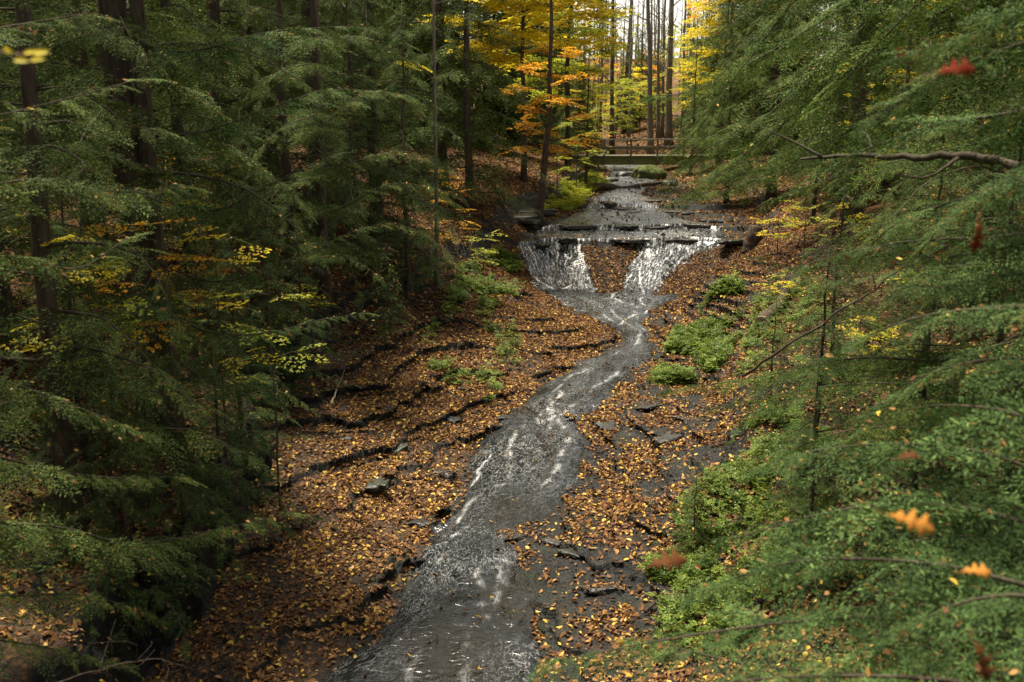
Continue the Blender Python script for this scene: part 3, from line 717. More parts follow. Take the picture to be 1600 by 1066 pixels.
low += [B([(1740,880,5.4),(1560,840,5.8),(1400,850,6.2),(1250,900,6.8)], .02, .6, .09), B([(1740,780,6.0),(1560,760,6.4),(1420,770,7.0),(1290,800,7.6)], .02, .6, .09),
        B([(1740,960,3.6),(1600,930,3.8),(1480,950,4.0),(1380,1010,4.3)], .02, .5, .085), B([(1700,1100,5.0),(1420,1060,5.4),(1180,1040,5.8),(1010,1000,6.4)], .02, .6, .09), B([(1740,640,6.0),(1600,620,6.5),(1450,700,7.2),(1340,760,7.8)], .02, .6, .09)]
bough_tree(on(3.75, 4.6), 9, .14, low, 'near hemlock whose thick soft boughs fill the lower right corner', 'hemlock_blue', seed=31)
midb = [B([(1720,470,4.8),(1560,480,5.1),(1420,500,5.5),(1290,555,6.0)], .02, .55, .085),
        B([(1700,350,6.0),(1560,370,6.3),(1400,380,6.8),(1230,420,7.4)], .022, .62, .095),
        B([(1720,560,5.4),(1560,560,5.9),(1440,590,6.3),(1360,650,6.8)], .02, .55, .09),
        B([(1700,270,6.4),(1540,300,6.8),(1400,350,7.4),(1340,410,8.0)], .02, .55, .095),
        B([(1690,60,5.5),(1560,80,6.0),(1450,130,6.6),(1350,200,7.2)], .022, .6, .10),
        B([(1700,160,6.0),(1560,180,6.4),(1440,200,7.0),(1290,260,7.8)], .022, .65, .10)]
midb += [B([(1720,420,6.2),(1580,430,6.6),(1460,450,7.2),(1340,480,7.9)], .02, .6, .09), B([(1740,240,5.2),(1620,260,5.6),(1500,330,6.0),(1430,400,6.5)], .02, .55, .09), B([(1740,500,6.6),(1600,530,7),(1500,560,7.5),(1400,620,8)], .02, .55, .09),
        B([(1740,-20,5),(1600,20,5.5),(1500,60,6),(1400,90,6.6)], .02, .6, .09), B([(1740,330,7.5),(1600,400,8),(1450,420,8.6),(1300,440,9.4)], .02, .6, .09)]
bough_tree(on(5.2, 6.2), 11, .16, midb, 'near hemlock with blurred pale green boughs crossing the right edge', 'hemlock_blue', seed=41, lean=(.01,0))
upb = [B([(1640,-160,9),(1400,-40,10),(1240,60,11),(1090,140,12.5),(1010,150,13.5)], .028, .75, .11),
       B([(1700,-60,8.5),(1450,30,9.5),(1300,130,10.5),(1180,230,11.5),(1080,300,12.5)], .03, .8, .11),
       B([(1700,40,9),(1480,120,9.8),(1300,220,10.8),(1160,290,12),(1060,310,13)], .03, .8, .11),
       B([(1600,-200,10),(1350,-90,11),(1200,0,12),(1110,60,13)], .026, .7, .11),
       B([(1650,-120,7.5),(1480,-30,8.2),(1380,60,9),(1280,170,10)], .026, .7, .11),
       B([(1500,-160,12),(1300,-60,13),(1180,80,14),(1100,190,15),(1050,240,16)], .03, .85, .12),
       B([(1500,-60,13),(1330,60,14),(1200,180,15),(1090,240,16),(1045,290,17)], .03, .85, .12),
       B([(1720,180,10),(1500,230,11),(1330,270,12),(1210,310,13)], .028, .75, .11),
       B([(1720,100,12),(1500,150,13),(1320,200,14),(1190,260,15.5)], .028, .8, .12)]
bough_tree(on(7.4, 9.3), 14, .19, upb, 'large hemlock with long dark limbs sloping down over the upper right', 'hemlock_bright', seed=51)
rb = [B([(1500,560,10),(1330,560,10.5),(1180,590,11.2),(1040,610,12.2)], .022, .62, .09),
      B([(1480,600,11),(1330,600,11.5),(1200,620,12),(1110,640,12.8)], .02, .55, .09),
      B([(1500,400,10),(1380,400,10.6),(1260,420,11.2),(1180,400,12)], .02, .5, .10),
      B([(1480,660,9.5),(1340,670,9.8),(1240,700,10.2),(1180,720,10.8)], .02, .5, .09)]
bough_tree(on(6.0, 11.2), 9, .11, rb, 'hemlock on the right bank with one low fresh bough pointing at the stream bend', 'hemlock_bright', seed=61)
# left: boughs that catch the light at the edge of the stream's opening
lb = [B([(330,330,12),(400,300,12.2),(460,270,12.4),(530,238,12.6)], .018, .40, .075),
      B([(330,440,12),(420,420,12.2),(500,385,12.4),(568,355,12.7)], .018, .40, .075),
      B([(330,520,12),(420,520,12.4),(500,500,12.8),(575,488,13.2)], .018, .42, .08),
      B([(250,300,11.5),(140,330,11.2),(40,360,11)], .018, .5, .09), B([(300,210,12),(420,170,12.6),(520,140,13.2),(640,150,14)], .02, .55, .09),
      B([(330,600,11.5),(400,600,11.8),(450,640,12)], .016, .42, .085), B([(300,80,12),(420,50,12.6),(560,40,13.4)], .02, .6, .10),
      B([(230,480,11),(140,520,10.6),(60,580,10.2)], .018, .5, .09)]
bough_tree(on(-4.6, 12.9), 12, .14, lb, 'hemlock with sunlit bough tips reaching right out of the left thicket', 'hemlock_blue', seed=71)
lc_ = [B([(520,330,19),(600,290,19.3),(660,290,19.6),(712,305,20)], .02, .5, .09), B([(520,260,19),(600,240,19.6),(650,240,20),(690,270,20.4)], .02, .5, .09), B([(520,390,18.6),(590,350,18.8),(650,360,19),(690,385,19.3)], .02, .5, .09),
       B([(500,200,18),(560,150,18.6),(610,145,19.2),(655,160,19.8)], .02, .55, .09), B([(480,100,18),(420,120,18.3),(370,170,18.6)], .02, .6, .10), B([(480,280,18),(430,290,17.6),(390,330,17.2)], .02, .55, .10),
       B([(500,60,18),(570,60,18.6),(630,90,19.2)], .02, .6, .10), B([(500,400,18),(540,400,17.4),(590,430,17)], .02, .5, .09), B([(490,180,18),(440,200,17.4),(400,240,17)], .02, .6, .10)]
cb = G(508, 468)
bough_tree(cb, 13, .12, lc_, 'hemlock with broad boughs reaching in front of the grey sapling', 'hemlock', seed=75)
tree_at(455, 440, 'near2', 'hemlock deep in the left thicket, right of the thick furrowed trunk', 1.9, 1.0)
tree_at(590, 372, 'mid1', 'hemlock on the left bank with its foot hidden by the bushy young ones', 2.2, .9)
tree_at(300, 430, 'mid2', 'hemlock just behind the thick furrowed trunk on its right', .6, .9)
lb2 = [B([(-120,560,7),(20,600,7.3),(130,640,7.7),(230,680,8.2)], .02, .55, .09), B([(-120,680,7.2),(20,720,7.5),(150,745,8),(290,745,8.6)], .02, .55, .09),
       B([(-120,800,7.4),(20,820,7.8),(160,860,8.2),(300,890,8.8)], .02, .55, .09), B([(-120,900,7),(0,930,7.4),(130,930,7.8),(240,960,8.4)], .02, .55, .09),
       B([(-120,200,7),(0,180,7.3),(120,150,7.8),(230,120,8.3)], .02, .55, .10), B([(-120,60,7),(20,40,7.5),(140,20,8)], .02, .55, .10),
       B([(-120,420,7),(10,400,7.4),(120,420,7.9),(200,370,8.3)], .02, .5, .10), B([(60,820,8),(200,850,8.6),(330,830,9.4),(460,800,10.2)], .02, .55, .10),
       B([(-100,300,8),(60,280,8.6),(180,300,9.4),(300,290,10.2)], .02, .55, .10), B([(-100,980,7),(60,1010,7.4),(200,1040,8)], .02, .5, .09)]
bough_tree(on(-5.6, 7.6), 11, .16, lb2, 'near hemlock with dark blurred boughs along the left edge', 'hemlock', seed=81)

# ------------------------------------------------------------------ broadleaved trees
def leaf_spray(seed, nside=7, LLf=.11, WWf=.062):
    r = np.random.RandomState(seed); pos=[]; dr=[]
    for k in range(nside):
        t = (k+.5)/nside; sgn = 1 if k%2 else -1; ang = sgn*R(r.uniform(40,65)); d = np.array([math.cos(ang), math.sin(ang), -.08]); ln = .5*(1.1-t)*r.uniform(.7,1.1)
        m = max(2, int(ln/.075))
        for a in range(m):
            p = np.array([t,0,-.1*t*t])+d*ln*(a+.6)/m
            for s2 in (-1,1):
                if r.rand() < .2: continue
                an = ang + s2*R(r.uniform(35,60)); pos.append(p); dr.append([math.cos(an), math.sin(an), r.normal(-.15,.2)])
        pos.append(np.array([t,0,-.1*t*t])+d*ln); dr.append(d)
    pos.append(np.array([1,0,-.1])); dr.append(np.array([1,0,-.1]))
    pos = np.array(pos); dr = np.array(dr); n = len(pos); nr = unit(np.array([0,0,1.])+r.normal(0,.35,(n,3)))
    L = LLf*r.uniform(.6,1.25,n); V, Q = leaf_arrays(pos, dr, nr, L, L*WWf/LLf, r.uniform(-.1,.35,n))
    return V, Q, r.rand(n)
LS = [leaf_spray(900+k) for k in range(5)]
LSF = [leaf_spray(950+k, 5, .20, .13) for k in range(4)]
class Leaves:
    def __init__(s, seed, lib=LS): s.r = np.random.RandomState(seed); s.V=[]; s.Q=[]; s.R=[]; s.n=0; s.lib = lib
    def add(s, o, d, up, sc, tone=0):
        V, Q, rn = s.lib[s.r.randint(len(s.lib))]; X = unit(np.asarray(d,float)); Y = unit(np.cross(up, X)); Z = np.cross(X, Y)
        s.V.append((V@np.stack([X,Y,Z]))*sc+o); s.Q.append(Q+s.n); s.n += len(V); s.R.append(np.repeat(np.clip(.15+.7*rn+tone,0,1), 2))
    def build(s, name, m): return mesh(name, np.vstack(s.V), np.vstack(s.Q), m, False, {'rnd': ('FACE', np.concatenate(s.R))})
def broad_tree(base, label, cat, h, r0, m, seed, zlow=2, nlimb=16, lmax=2.6, spray=.8, nsp=10, lean=(0,0), bark='bark_grey', group=None, name='maple_tree', rise=.5, wob=.08, lib=None, ztop=None, top_bare=False):
    pts, rad = trunk_geo(h, r0, lean, seed, wob=wob); wood = Geo(); wood.tube(pts, rad, 10); lf = Leaves(seed+3, lib or LS); r = lf.r; br = Geo(); az = r.rand()*6
    ztop = ztop or h*.98
    for k in range(nlimb):
        z = zlow+(ztop-zlow)*(k+r.rand())/nlimb; az += 2.4+r.normal(0,.4); L = lmax*(1-.55*z/h)*r.uniform(.5,1.1)
        p = at_h(pts, z); d = np.array([math.cos(az), math.sin(az), 0])
        c = curve([p, p+d*L*.4+[0,0,rise*L*.35], p+d*L*.75+np.array([0,0,rise*L*.55])+r.normal(0,.06*L,3), p+d*L+np.array([0,0,rise*L*.5])+r.normal(0,.1*L,3)], 9)
        br.tube(c, np.linspace(max(.008, r0*.22*(1-z/h)+.006), .004, 9), 6)
        for q in range(nsp):
            t = .25+.75*(q+r.rand())/nsp; pp = c[min(8,int(t*8))]+ (c[min(8,int(t*8)+1)]-c[min(8,int(t*8))])*((t*8)%1)
            an = az + (1 if q%2 else -1)*r.uniform(.3,1.3); dd = np.array([math.cos(an), math.sin(an), r.normal(.0,.18)])
            sc = spray*r.uniform(.5,1.15); br.tube([pp, pp+unit(dd)*sc*.9], [.004,.002], 4, False)
            lf.add(pp, dd, unit(np.array([0,0,1])+r.normal(0,.2,3)), sc, r.normal(0,.12))
    t = empty(name, tuple(base)); tag(t, label, cat, group)
    obj('trunk', wood.mesh('trunk', M[bark]), t); obj('limb_framework', br.mesh('limbs', M[bark]), t); obj('crown', lf.build('crown', M[m]), t)
    return t
# the two showy trees left of the sky gap
p = G(842, 352)
broad_tree(p, 'leaning dark trunked tree with orange leaves at the head of the falls', 'tree', 10, .13, 'orange', 5, zlow=2.2, nlimb=15, lmax=1.8, spray=.75, nsp=12, lean=(.035,.02), bark='bark', name='orange_beech_tree', rise=.12, wob=.16, ztop=5.8)
broad_tree(on(.45, 38.2), 'bright yellow leaved tree behind the leaning orange one', 'tree', 15, .10, 'yellow', 6, zlow=4.4, nlimb=46, lmax=3.9, spray=1.3, nsp=24, ztop=11, bark='bark', name='yellow_maple_tree', rise=.25)
broad_tree(on(2.6, 47), 'yellow green tree left of the pale gap of sky', 'tree', 14, .13, 'lime', 8, zlow=3.0, nlimb=34, lmax=3.6, spray=1.3, nsp=18, bark='bark', name='yellow_maple_tree', rise=.2)
broad_tree(on(12.2, 57), 'golden tree at the right side of the sky gap', 'tree', 13, .13, 'yellow', 9, zlow=3.5, nlimb=30, lmax=3.0, spray=1.1, nsp=18, bark='bark', name='yellow_maple_tree', rise=.2, ztop=10)
broad_tree(on(14.5, 33), 'yellow tree glowing through the hemlocks at the upper right', 'tree', 12, .12, 'yellow', 10, zlow=3.8, nlimb=30, lmax=3.8, spray=1.0, nsp=18, bark='bark', name='yellow_maple_tree', rise=.2, ztop=10)
broad_tree(on(11.5, 24), 'small golden tree among the dark boughs, right', 'tree', 9, .08, 'yellow', 12, zlow=3.2, nlimb=14, lmax=2.4, spray=.8, nsp=8, bark='bark', name='yellow_maple_tree', rise=.2)
broad_tree(on(-8.5, 30), 'thin beech with orange leaves high in the left wood', 'tree', 12, .09, 'orange', 13, zlow=6.0, nlimb=9, lmax=2.6, spray=.8, nsp=7, bark='bark_grey', name='orange_beech_tree', rise=.1)
# grey sapling
p = G(683, 446)
broad_tree(p, 'straight slim grey sapling with a few yellow sprays, left of the falls', 'sapling', 12, .062, 'yellow', 14, zlow=4.4, nlimb=5, lmax=2.0, spray=.6, nsp=3, bark='bark_grey', name='grey_sapling', rise=.3, wob=.02, lean=(.006,0))
# low beech saplings with yellow or orange leaves under the hemlocks
for k, (px, py, Y, h, m, lab) in enumerate([(150,470,10.6,1.9,'lime','yellow green beech sapling standing in the open between the two left stems'),(110,400,10.8,2.2,'yellow','yellow beech sapling in front of the slim forked hemlock'),
        (215,355,11.6,2.5,'orange','orange beech sapling rising beside the thick furrowed trunk'),(330,335,12.5,2.8,'yellow','thin yellow sapling right of the thick furrowed trunk'),(420,470,13.6,1.8,'lime','slender yellow green sapling among the lit bough tips')]):
    q = P(px, py, Y); b0 = on(q[0], Y); h = max(.8, q[2]-b0[2]+.35)
    broad_tree(b0, lab, 'sapling', h, .02, m, 340+k, zlow=h*.55, nlimb=6, lmax=.85, spray=.5, nsp=3, bark='twig', name='beech_sapling', rise=.25, wob=.02, group='saplings with autumn leaves')
SAP = [(60,470,'lime',1.6,'yellow green sapling nearest to the far left edge, above the other low one'),(190,475,'lime',1.5,'pale yellow green sapling behind the fork of the left trunks'),(290,350,'yellow',1.4,'little yellow sapling right behind the thick furrowed trunk'),
    (150,560,'yellow',1.5,'yellow sapling low between the two left trunks'),(460,520,'yellow',1.0,'yellow sprig of a sapling at the brink of the leafy slope'),(265,560,'orange',1.2,'orange sapling low at the foot of the thick furrowed trunk'),
    (1420,330,'yellow',3.4,'yellow sapling in a gap of the boughs at the upper right'),(1350,330,'yellow',4.2,'taller yellow sapling in a gap of the boughs, right of the dark stems'),(1560,330,'orange',3.0,'orange sapling by the right edge behind the boughs'),(1460,470,'yellow',1.2,'low yellow sapling on the right bank under the blurred boughs'),
    (165,545,'lime',1.6,'yellow green beech sapling between the two left trunks'),(215,420,'yellow',1.7,'yellow beech sapling just left of the thick furrowed trunk'),(215,362,'orange',1.9,'orange beech sapling behind the thick furrowed trunk'),
    (95,520,'lime',1.4,'yellow green sapling at the foot of the slim forked hemlock'),(345,345,'yellow',1.6,'yellow sapling in the gap right of the thick furrowed trunk'),(330,505,'orange',1.1,'orange sapling on the leafy slope right of the thick furrowed trunk'),
    (415,250,'orange',2.6,'orange leaved sapling high in the left wood'),(25,420,'yellow',1.6,'yellow sapling at the far left edge'),(720,400,'orange',1.3,'orange shrub on the bank left of the falls'),(755,425,'lime',1.2,'yellow green shrub beside the left fall'),
    (700,345,'orange',1.5,'orange sapling behind the grey bare one'),(1255,405,'lime',1.5,'yellow green shrub at the right end of the falls, over the dark stump'),(1215,400,'yellow',1.3,'bright yellow shrub nearest to the right end of the rock lip'),
    (1330,395,'yellow',1.2,'yellow shrub farther up the right bank'),(1215,470,'yellow',.6,'knee high yellow seedling below the yellow shrubs, right bank'),(900,300,'lime',3.2,'yellow green sapling left of the upper stream'),
    (870,320,'lime',2.6,'drooping yellow green sapling over the upper cascade'),(935,262,'lime',4.0,'yellow green sapling behind the left end of the footbridge'),(1480,390,'orange',1.5,'orange sapling near the right edge'),
    (1110,215,'yellow',5.0,'tall yellow sapling behind the right end of the footbridge'),(1350,560,'yellow',.7,'low yellow seedling on the right bank'),(1430,690,'lime',.6,'low yellow green seedling under the right boughs')]
for k, (px, py, m, h, lab) in enumerate(SAP):
    p = G(px, py)
    broad_tree(p, lab, 'sapling', h, .012+.006*h, m, 300+k, zlow=h*.25, nlimb=max(5, int(4+h*2)), lmax=.55*h**.7, spray=.42+.06*h, nsp=3 if h < 3 else 5, bark='twig', name='beech_sapling', rise=.35, wob=.02, group='saplings with autumn leaves')
print('trees', len(bpy.data.objects))

# ------------------------------------------------------------------ far wood beyond the footbridge
def bare_tree(base, h, r0, seed, label, m='bark_grey', group='bare trunks beyond the footbridge', leafm=None, lean=(0,0), zfork=.5, nb=20):
    lean = lean if lean != (0,0) else tuple(np.random.RandomState(seed+5).normal(0,.022,2)); r0 *= .8; pts, rad = trunk_geo(h, r0, lean, seed, wob=.09); wood = Geo(); wood.tube(pts, rad, 8); r = np.random.RandomState(seed); br = Geo(); lf = Leaves(seed, LSF)
    for k in range(nb):
        z = h*(.22+.76*(k+r.rand())/nb); az = r.rand()*6.28; L = r.uniform(.8,3.4)*(1-.5*z/h); p = at_h(pts, z); d = np.array([math.cos(az), math.sin(az), r.uniform(.3,1.2)])
        c = curve([p, p+d*L*.5+r.normal(0,.1,3), p+d*L+[0,0,.3*L]+r.normal(0,.15,3)], 6); br.tube(c, np.linspace(max(.02, r0*.25*(1-z/h)+.012), .008, 6), 5)
        for q in range(2):
            e = c[3+q]; dd = r.normal(0,1,3); dd[2] = abs(dd[2]); br.tube([e, e+unit(dd)*L*.4], [.01,.005], 4, False)
            if leafm and r.rand() < .8: lf.add(e, dd*[1,1,.2], np.array([0,0,1.]), r.uniform(.8,1.5))
    t = empty('bare_tree', tuple(base)); tag(t, label, 'tree', group)
    obj('trunk', wood.mesh('trunk', M[m]), t); obj('limb_framework', br.mesh('limbs', M[m]), t)
    if leafm and lf.V: obj('crown', lf.build('crown', M[leafm]), t)
    return t
def at_far(px, Y): x = P(px, 200, Y)[0]; return on(x, Y)
BIG = [(1018,66,.24,(-.03,0),'dark bare trunk leaning left, in front of the pale sky gap'),(1046,69,.30,(-.012,0),'thickest pale brown trunk in the sky gap, beyond the footbridge'),(957,68,.20,(-.025,0),'dark trunk with a slight bend at the left side of the sky gap'),
    (1029,74,.16,(-.03,0),'thin dark trunk between the leaning one and the thickest one'),(939,72,.13,(0,0),'thin trunk left of the bent dark one'),(1066,82,.15,(.0,0),'slim reddish trunk right of the thickest one'),(983,80,.13,(.0,0),'slim straight trunk in the middle of the sky gap')]
for k, (px, Y, r0, ln, lab) in enumerate(BIG): bare_tree(at_far(px, Y), 19, r0, 800+k, lab, 'bark_grey' if k != 2 else 'bark', lean=ln, leafm='lime' if k in (4,) else None)
r = np.random.RandomState(77); fs = []
for _ in range(400):
    Y = r.uniform(74, 150); px = r.uniform(840, 1160); x = P(px,200,Y)[0]
    if all((x-a)**2+(Y-b)**2 > 3.2**2 for a, b in fs) and len(fs) < 40: fs.append((x, Y))
fs.sort(key=lambda q: q[0]/q[1])
for k, (x, Y) in enumerate(fs):
    bare_tree(on(x, Y), r.uniform(15, 22), r.uniform(.07, .17), 1200+k, f'slim bare tree in the far wood beyond the footbridge, {ORD[k]} from the left', 'bark_grey', 'slim trees of the far wood', leafm=(['yellow','lime','orange'][k%3] if not 925 < x/(Y*.974+.22*3)*FPX+800 < 1075 else None), nb=16)
YS = [(868,66,'yellow',7),(905,76,'lime',6),(925,70,'yellow',7.5),(962,78,'lime',4.5),(978,92,'yellow',5),(1000,84,'lime',4),(1064,74,'lime',6.5),(1085,68,'yellow',8),(1098,84,'yellow',9),(1120,74,'lime',8),(1012,100,'orange',6),(945,95,'orange',7)]
for k, (px, Y, m, h) in enumerate(YS):
    broad_tree(at_far(px, Y), f'young autumn tree with {dict(yellow="yellow",lime="yellow green",orange="orange")[m]} leaves beyond the footbridge, {ORD[sorted(a[0] for a in YS).index(px)]} from the left', 'tree', h, .05, m, 500+k, zlow=h*.2, nlimb=16, lmax=2.0, spray=1.1, nsp=7, bark='bark', name='young_maple_tree', rise=.3, group='young autumn trees beyond the footbridge')
hemlock(at_far(890, 54), 'small hemlock hiding the left end of the footbridge', 1.0, scale=.42, meshes=H['mid2'])
hemlock(at_far(1082, 53), 'small hemlock hiding the right end of the footbridge', 2.0, scale=.5, meshes=H['mid2'])
HB_ = [(760,50,1.0),(800,58,1.0),(838,62,.9),(872,74,.9),(1128,62,.9),(1160,56,.9),(1196,64,1.0),(1240,58,1.0)]
for k, (px, Y, sc) in enumerate(HB_): hemlock(at_far(px, Y), f'dark hemlock framing the sky gap, {ORD[k]} from the left', k*1.7, 'dark hemlocks framing the sky gap', sc, H['far1' if k%2 else 'far2'])
# far-off wood on the rising ground
r = np.random.RandomState(99); fw = Geo(); fl_ = Leaves(99, LSF)
for _ in range(520):
    Y = r.uniform(150, 330); x = r.uniform(-.62, .62)*Y; z = float(height(x, Y)); h = r.uniform(12, 22); ln = r.normal(0,.02,2)*h
    fw.tube([(x,Y,z-.5),(x+ln[0]*.5,Y+ln[1]*.5,z+h*.5),(x+ln[0],Y+ln[1],z+h)], [.2,.14,.05], 5, False)
    for q in range(7):
        a = r.rand()*6.28; zz = z+h*r.uniform(.25,1); L = r.uniform(1,3); p0 = np.array([x,Y,zz]); p1 = p0+[L*math.cos(a),L*math.sin(a),L*.7]; fw.tube([p0,p1],[.06,.02],4,False)
        if q < 3 and zz < z+h*.5: fl_.add(p1, np.array([math.cos(a),math.sin(a),0]), np.array([0,-.5,1.]), r.uniform(2.5,4.5), r.normal(0,.2))
tag(obj('far_wood', fw.mesh('far_wood', M['bark_grey'])), 'hazy grey trunks of the far-off wood on the hillside', 'wood', kind='stuff')
tag(obj('far_wood_leaves', fl_.build('far_wood_leaves', M['lime'])), 'thin yellow green leaf haze of the far-off wood', 'leaves', kind='stuff')
FH = [(905,70,.55),(975,84,.5),(1000,95,.6),(1085,76,.6),(1130,70,.7),(880,80,.8),(1025,105,.5)]
for k, (px, Y, sc) in enumerate(FH): hemlock(at_far(px, Y), f'small grey green hemlock beyond the footbridge, {ORD[sorted(a[0] for a in FH).index(px)]} from the left', k*1.3, 'small hemlocks beyond the footbridge', sc, H['far2'])
# ------------------------------------------------------------------ footbridge
def footbridge():
    Y0 = 58.0; xl = 3.2; xr = 13.2; zb_ = P(990, 256.5, Y0)[2]; h = .46
    t = empty('footbridge', ((xl+xr)/2, Y0, zb_)); tag(t, 'mossy wooden footbridge with plain rails crossing the upper stream', 'footbridge')
    L = xr-xl
    def part(nm, f, m, p=t):
        g = Geo(); f(g); o = obj(nm, g.mesh(nm, M[m], False), p); bv = o.modifiers.new('bevel', 'BEVEL'); bv.width = .012; bv.segments = 2; return o
    part('girder', lambda g: g.box((0,-.75,h/2), (L,.16,h)), 'mossy_wood'); part('girder', lambda g: g.box((0,.75,h/2), (L,.16,h)), 'mossy_wood')
    dk = part('deck', lambda g: [g.box((-L/2+.1+k*.2, 0, h+.025+ .004*(k%3)), (.185,1.9,.05)) for k in range(int(L/.2))], 'old_wood')
    for y in (-.80, .80):
        n = 7
        for k in range(n):
            x = -L/2+.5+k*(L-1)/(n-1)
            po = part('post', lambda g: g.box((x, y*1.12, h*.45+.58), (.10,.10,1.35)), 'old_wood')
            part('bolt', lambda g: g.tube([(x,y*1.12-.06,h*.5),(x,y*1.12-.10,h*.5)], .022, 8), 'iron', po)
        part('top_rail', lambda g: g.box((0, y*1.12, h+.93), (L,.15,.045)), 'old_wood')
        part('middle_rail', lambda g: g.box((0, y*1.12+.075, h+.48), (L,.04,.13)), 'old_wood')
    for x in (-L/2-.35, L/2+.35): part('abutment', lambda g: g.box((x, 0, -.25), (.9, 2.3, 1.45)), 'rock')
footbridge()

# ------------------------------------------------------------------ rocks, slabs, logs
def mossy_rock():
    m, N, L, b = mat('mossy_rock', .95, .1); tc = N.new('ShaderNodeTexCoord'); n = noise(N, L, 5, 6, tc.outputs['Object'], .65)
    r_ = ramp(N, [(.35,(.035,.035,.022)),(.5,(.07,.085,.025)),(.65,(.13,.14,.05)),(.8,(.12,.10,.06))]); L.new(n.outputs[0], r_.inputs[0]); L.new(r_.outputs[0], b.inputs['Base Color']); bump(N, L, n.outputs[0], 1.0, .12, b); return m
M['mossy_rock'] = mossy_rock()
def rock_mesh(sx, sy, sz, seed, flat=.0, n=22, m='rock'):
    r = np.random.RandomState(seed); u = np.linspace(0, 2*math.pi, n, endpoint=False); v = np.linspace(-math.pi/2, math.pi/2, n//2+1)
    U, Vv = np.meshgrid(u, v); x = np.cos(Vv)*np.cos(U); y = np.cos(Vv)*np.sin(U); z = np.sin(Vv)
    pw = .45 if flat else .8
    x = np.sign(x)*abs(x)**pw; y = np.sign(y)*abs(y)**pw; z = np.sign(z)*abs(z)**(.35 if flat else .8)
    a = seed*3.7; k = 1+.5*fbm(x*1.3+a, y*1.3+z*.9+a, 3)+.35*fbm(x*4+a, y*4+z*3, 3)
    k2 = 1+(1.1 if flat else .4)*fbm(np.cos(U)*2.2+a, np.sin(U)*2.2, 4)
    V = np.stack([x*k*k2*sx, y*k*k2*sy, z*(1+.3*fbm(x*2+a,y*2,3))*sz], -1).reshape(-1,3)
    i = np.arange(len(v)-1)[:,None]; j = np.arange(n)[None]; Q = np.stack([i*n+j, i*n+(j+1)%n, (i+1)*n+(j+1)%n, (i+1)*n+j], -1).reshape(-1,4)
    me = mesh('rock', V, Q, M[m], True); return me
def rock(name, p, s, seed, label, cat, rz=0, flat=False, group=None, dz=0, m='rock'):
    o = obj(name, rock_mesh(*s, seed, flat, 48 if flat else 36, m), None, (p[0], p[1], p[2]+dz)); o.rotation_euler.z = rz; return tag(o, label, cat, group)
rock('mossy_boulder', G(1012, 280), (.8,.6,.5), 3, 'big rounded green grey boulder standing under the footbridge', 'boulder', dz=.2, m='mossy_rock')
rock('streamside_stone', G(975, 277), (.45,.35,.2), 4, 'small pale stone left of the boulder under the footbridge', 'stone', dz=.1)
rock('streamside_stone', G(955, 284), (.35,.3,.14), 5, 'flat stone at the left water edge before the footbridge', 'stone', dz=.08)
rock('streamside_stone', G(1045, 290), (.4,.3,.16), 6, 'low stone right of the boulder, half under the hemlock boughs', 'stone', dz=.08)
SL_ = [(985,381,1.25,.34,.085,'longest dark slab on the lip of the falls, in the middle'),(905,383,.85,.3,.075,'dark slab on the lip, left of the middle one'),(855,385,.5,.3,.08,'small slab over the left fall'),(1075,381,1.1,.3,.07,'long dark slab on the lip right of the middle one'),(1135,383,.8,.3,.08,'slab at the right end of the lip'),
    (960,360,1.0,.35,.075,'wide slab on the second ledge, in the middle'),(900,361,1.0,.35,.07,'wide slab on the second ledge, left'),(1030,361,.9,.3,.08,'broken slab on the second ledge, right of the middle'),(1100,358,1.2,.35,.07,'long slab on the second ledge under the hemlock boughs'),(868,372,.6,.25,.06,'low slab between the two ledges, left'),
    (945,326,.55,.45,.11,'dark block in the upper cascade, middle'),(925,333,.45,.35,.10,'dark block in the upper cascade, left'),(968,331,.5,.35,.09,'dark block in the upper cascade, right of the middle'),(1000,333,.8,.4,.08,'flat slab on the right of the upper cascade'),(1060,335,1.2,.5,.08,'leafy slab far right of the upper cascade'),
    (1130,345,1.3,.5,.09,'broad slab at the right shore of the shelf'),(1010,318,.9,.5,.07,'thin slab above the upper cascade'),(812,333,1.3,.7,.16,'thick mossy slab below the leaning tree, topmost'),(800,345,1.2,.7,.16,'thick mossy slab below the leaning tree, lower'),
    (1183,512,.01,.01,.01,None)]
SLABS = []
for k, (px, py, sx, sy, sz, lab) in enumerate(SL_):
    if lab: SLABS.append(rock('stone_slab', G(px+14*math.sin(k*5.3), py+2.5*math.sin(k*3.1)), (sx*(.42+.26*((k*7)%5)/4), sy*.7, sz*(.6+.5*abs(math.sin(k*1.7)))), 20+k, lab, 'rock slab', rz=(.45*math.sin(k*2.1)), flat=True, group='dark shale slabs on the ledges', dz=.02))
def log_at(A, Bp, r0, label, name='fallen_log', m='bark', bend=.06, cat='log', seed=1, endcap=True):
    A = np.asarray(A,float); Bp = np.asarray(Bp,float); r = np.random.RandomState(seed); t = empty(name, tuple(A)); tag(t, label, cat)
    d = Bp-A; pts = curve([d*0, d*.33+r.normal(0,bend,3), d*.66+r.normal(0,bend,3), d], 12); g = Geo(); g.tube(pts, np.linspace(r0, r0*.72, 12)*(1+r.normal(0,.05,12)), 12, not endcap); obj('log_bark', g.mesh('log_bark', M[m]), t)
    if endcap:
        for q, (c, rr, sgn) in enumerate(((pts[0], r0, -1), (pts[-1], r0*.72, 1))):
            g = Geo(); ax = unit(d); g.tube([c-ax*sgn*.02, c+ax*sgn*.004], rr*.96, 12); obj('cut_end', g.mesh('cut_end', M['cut_wood'], False), t)
    return t
r = np.random.RandomState(21); LS_ = [(560,612),(600,640),(655,600),(700,655),(540,690),(620,705),(690,740),(585,760),(730,610),(790,655),(660,820),(890,655),(950,668),(1010,640),(1045,690),(1080,655),(905,870),(940,925),(860,850),(985,760),(1020,725),(800,840)]
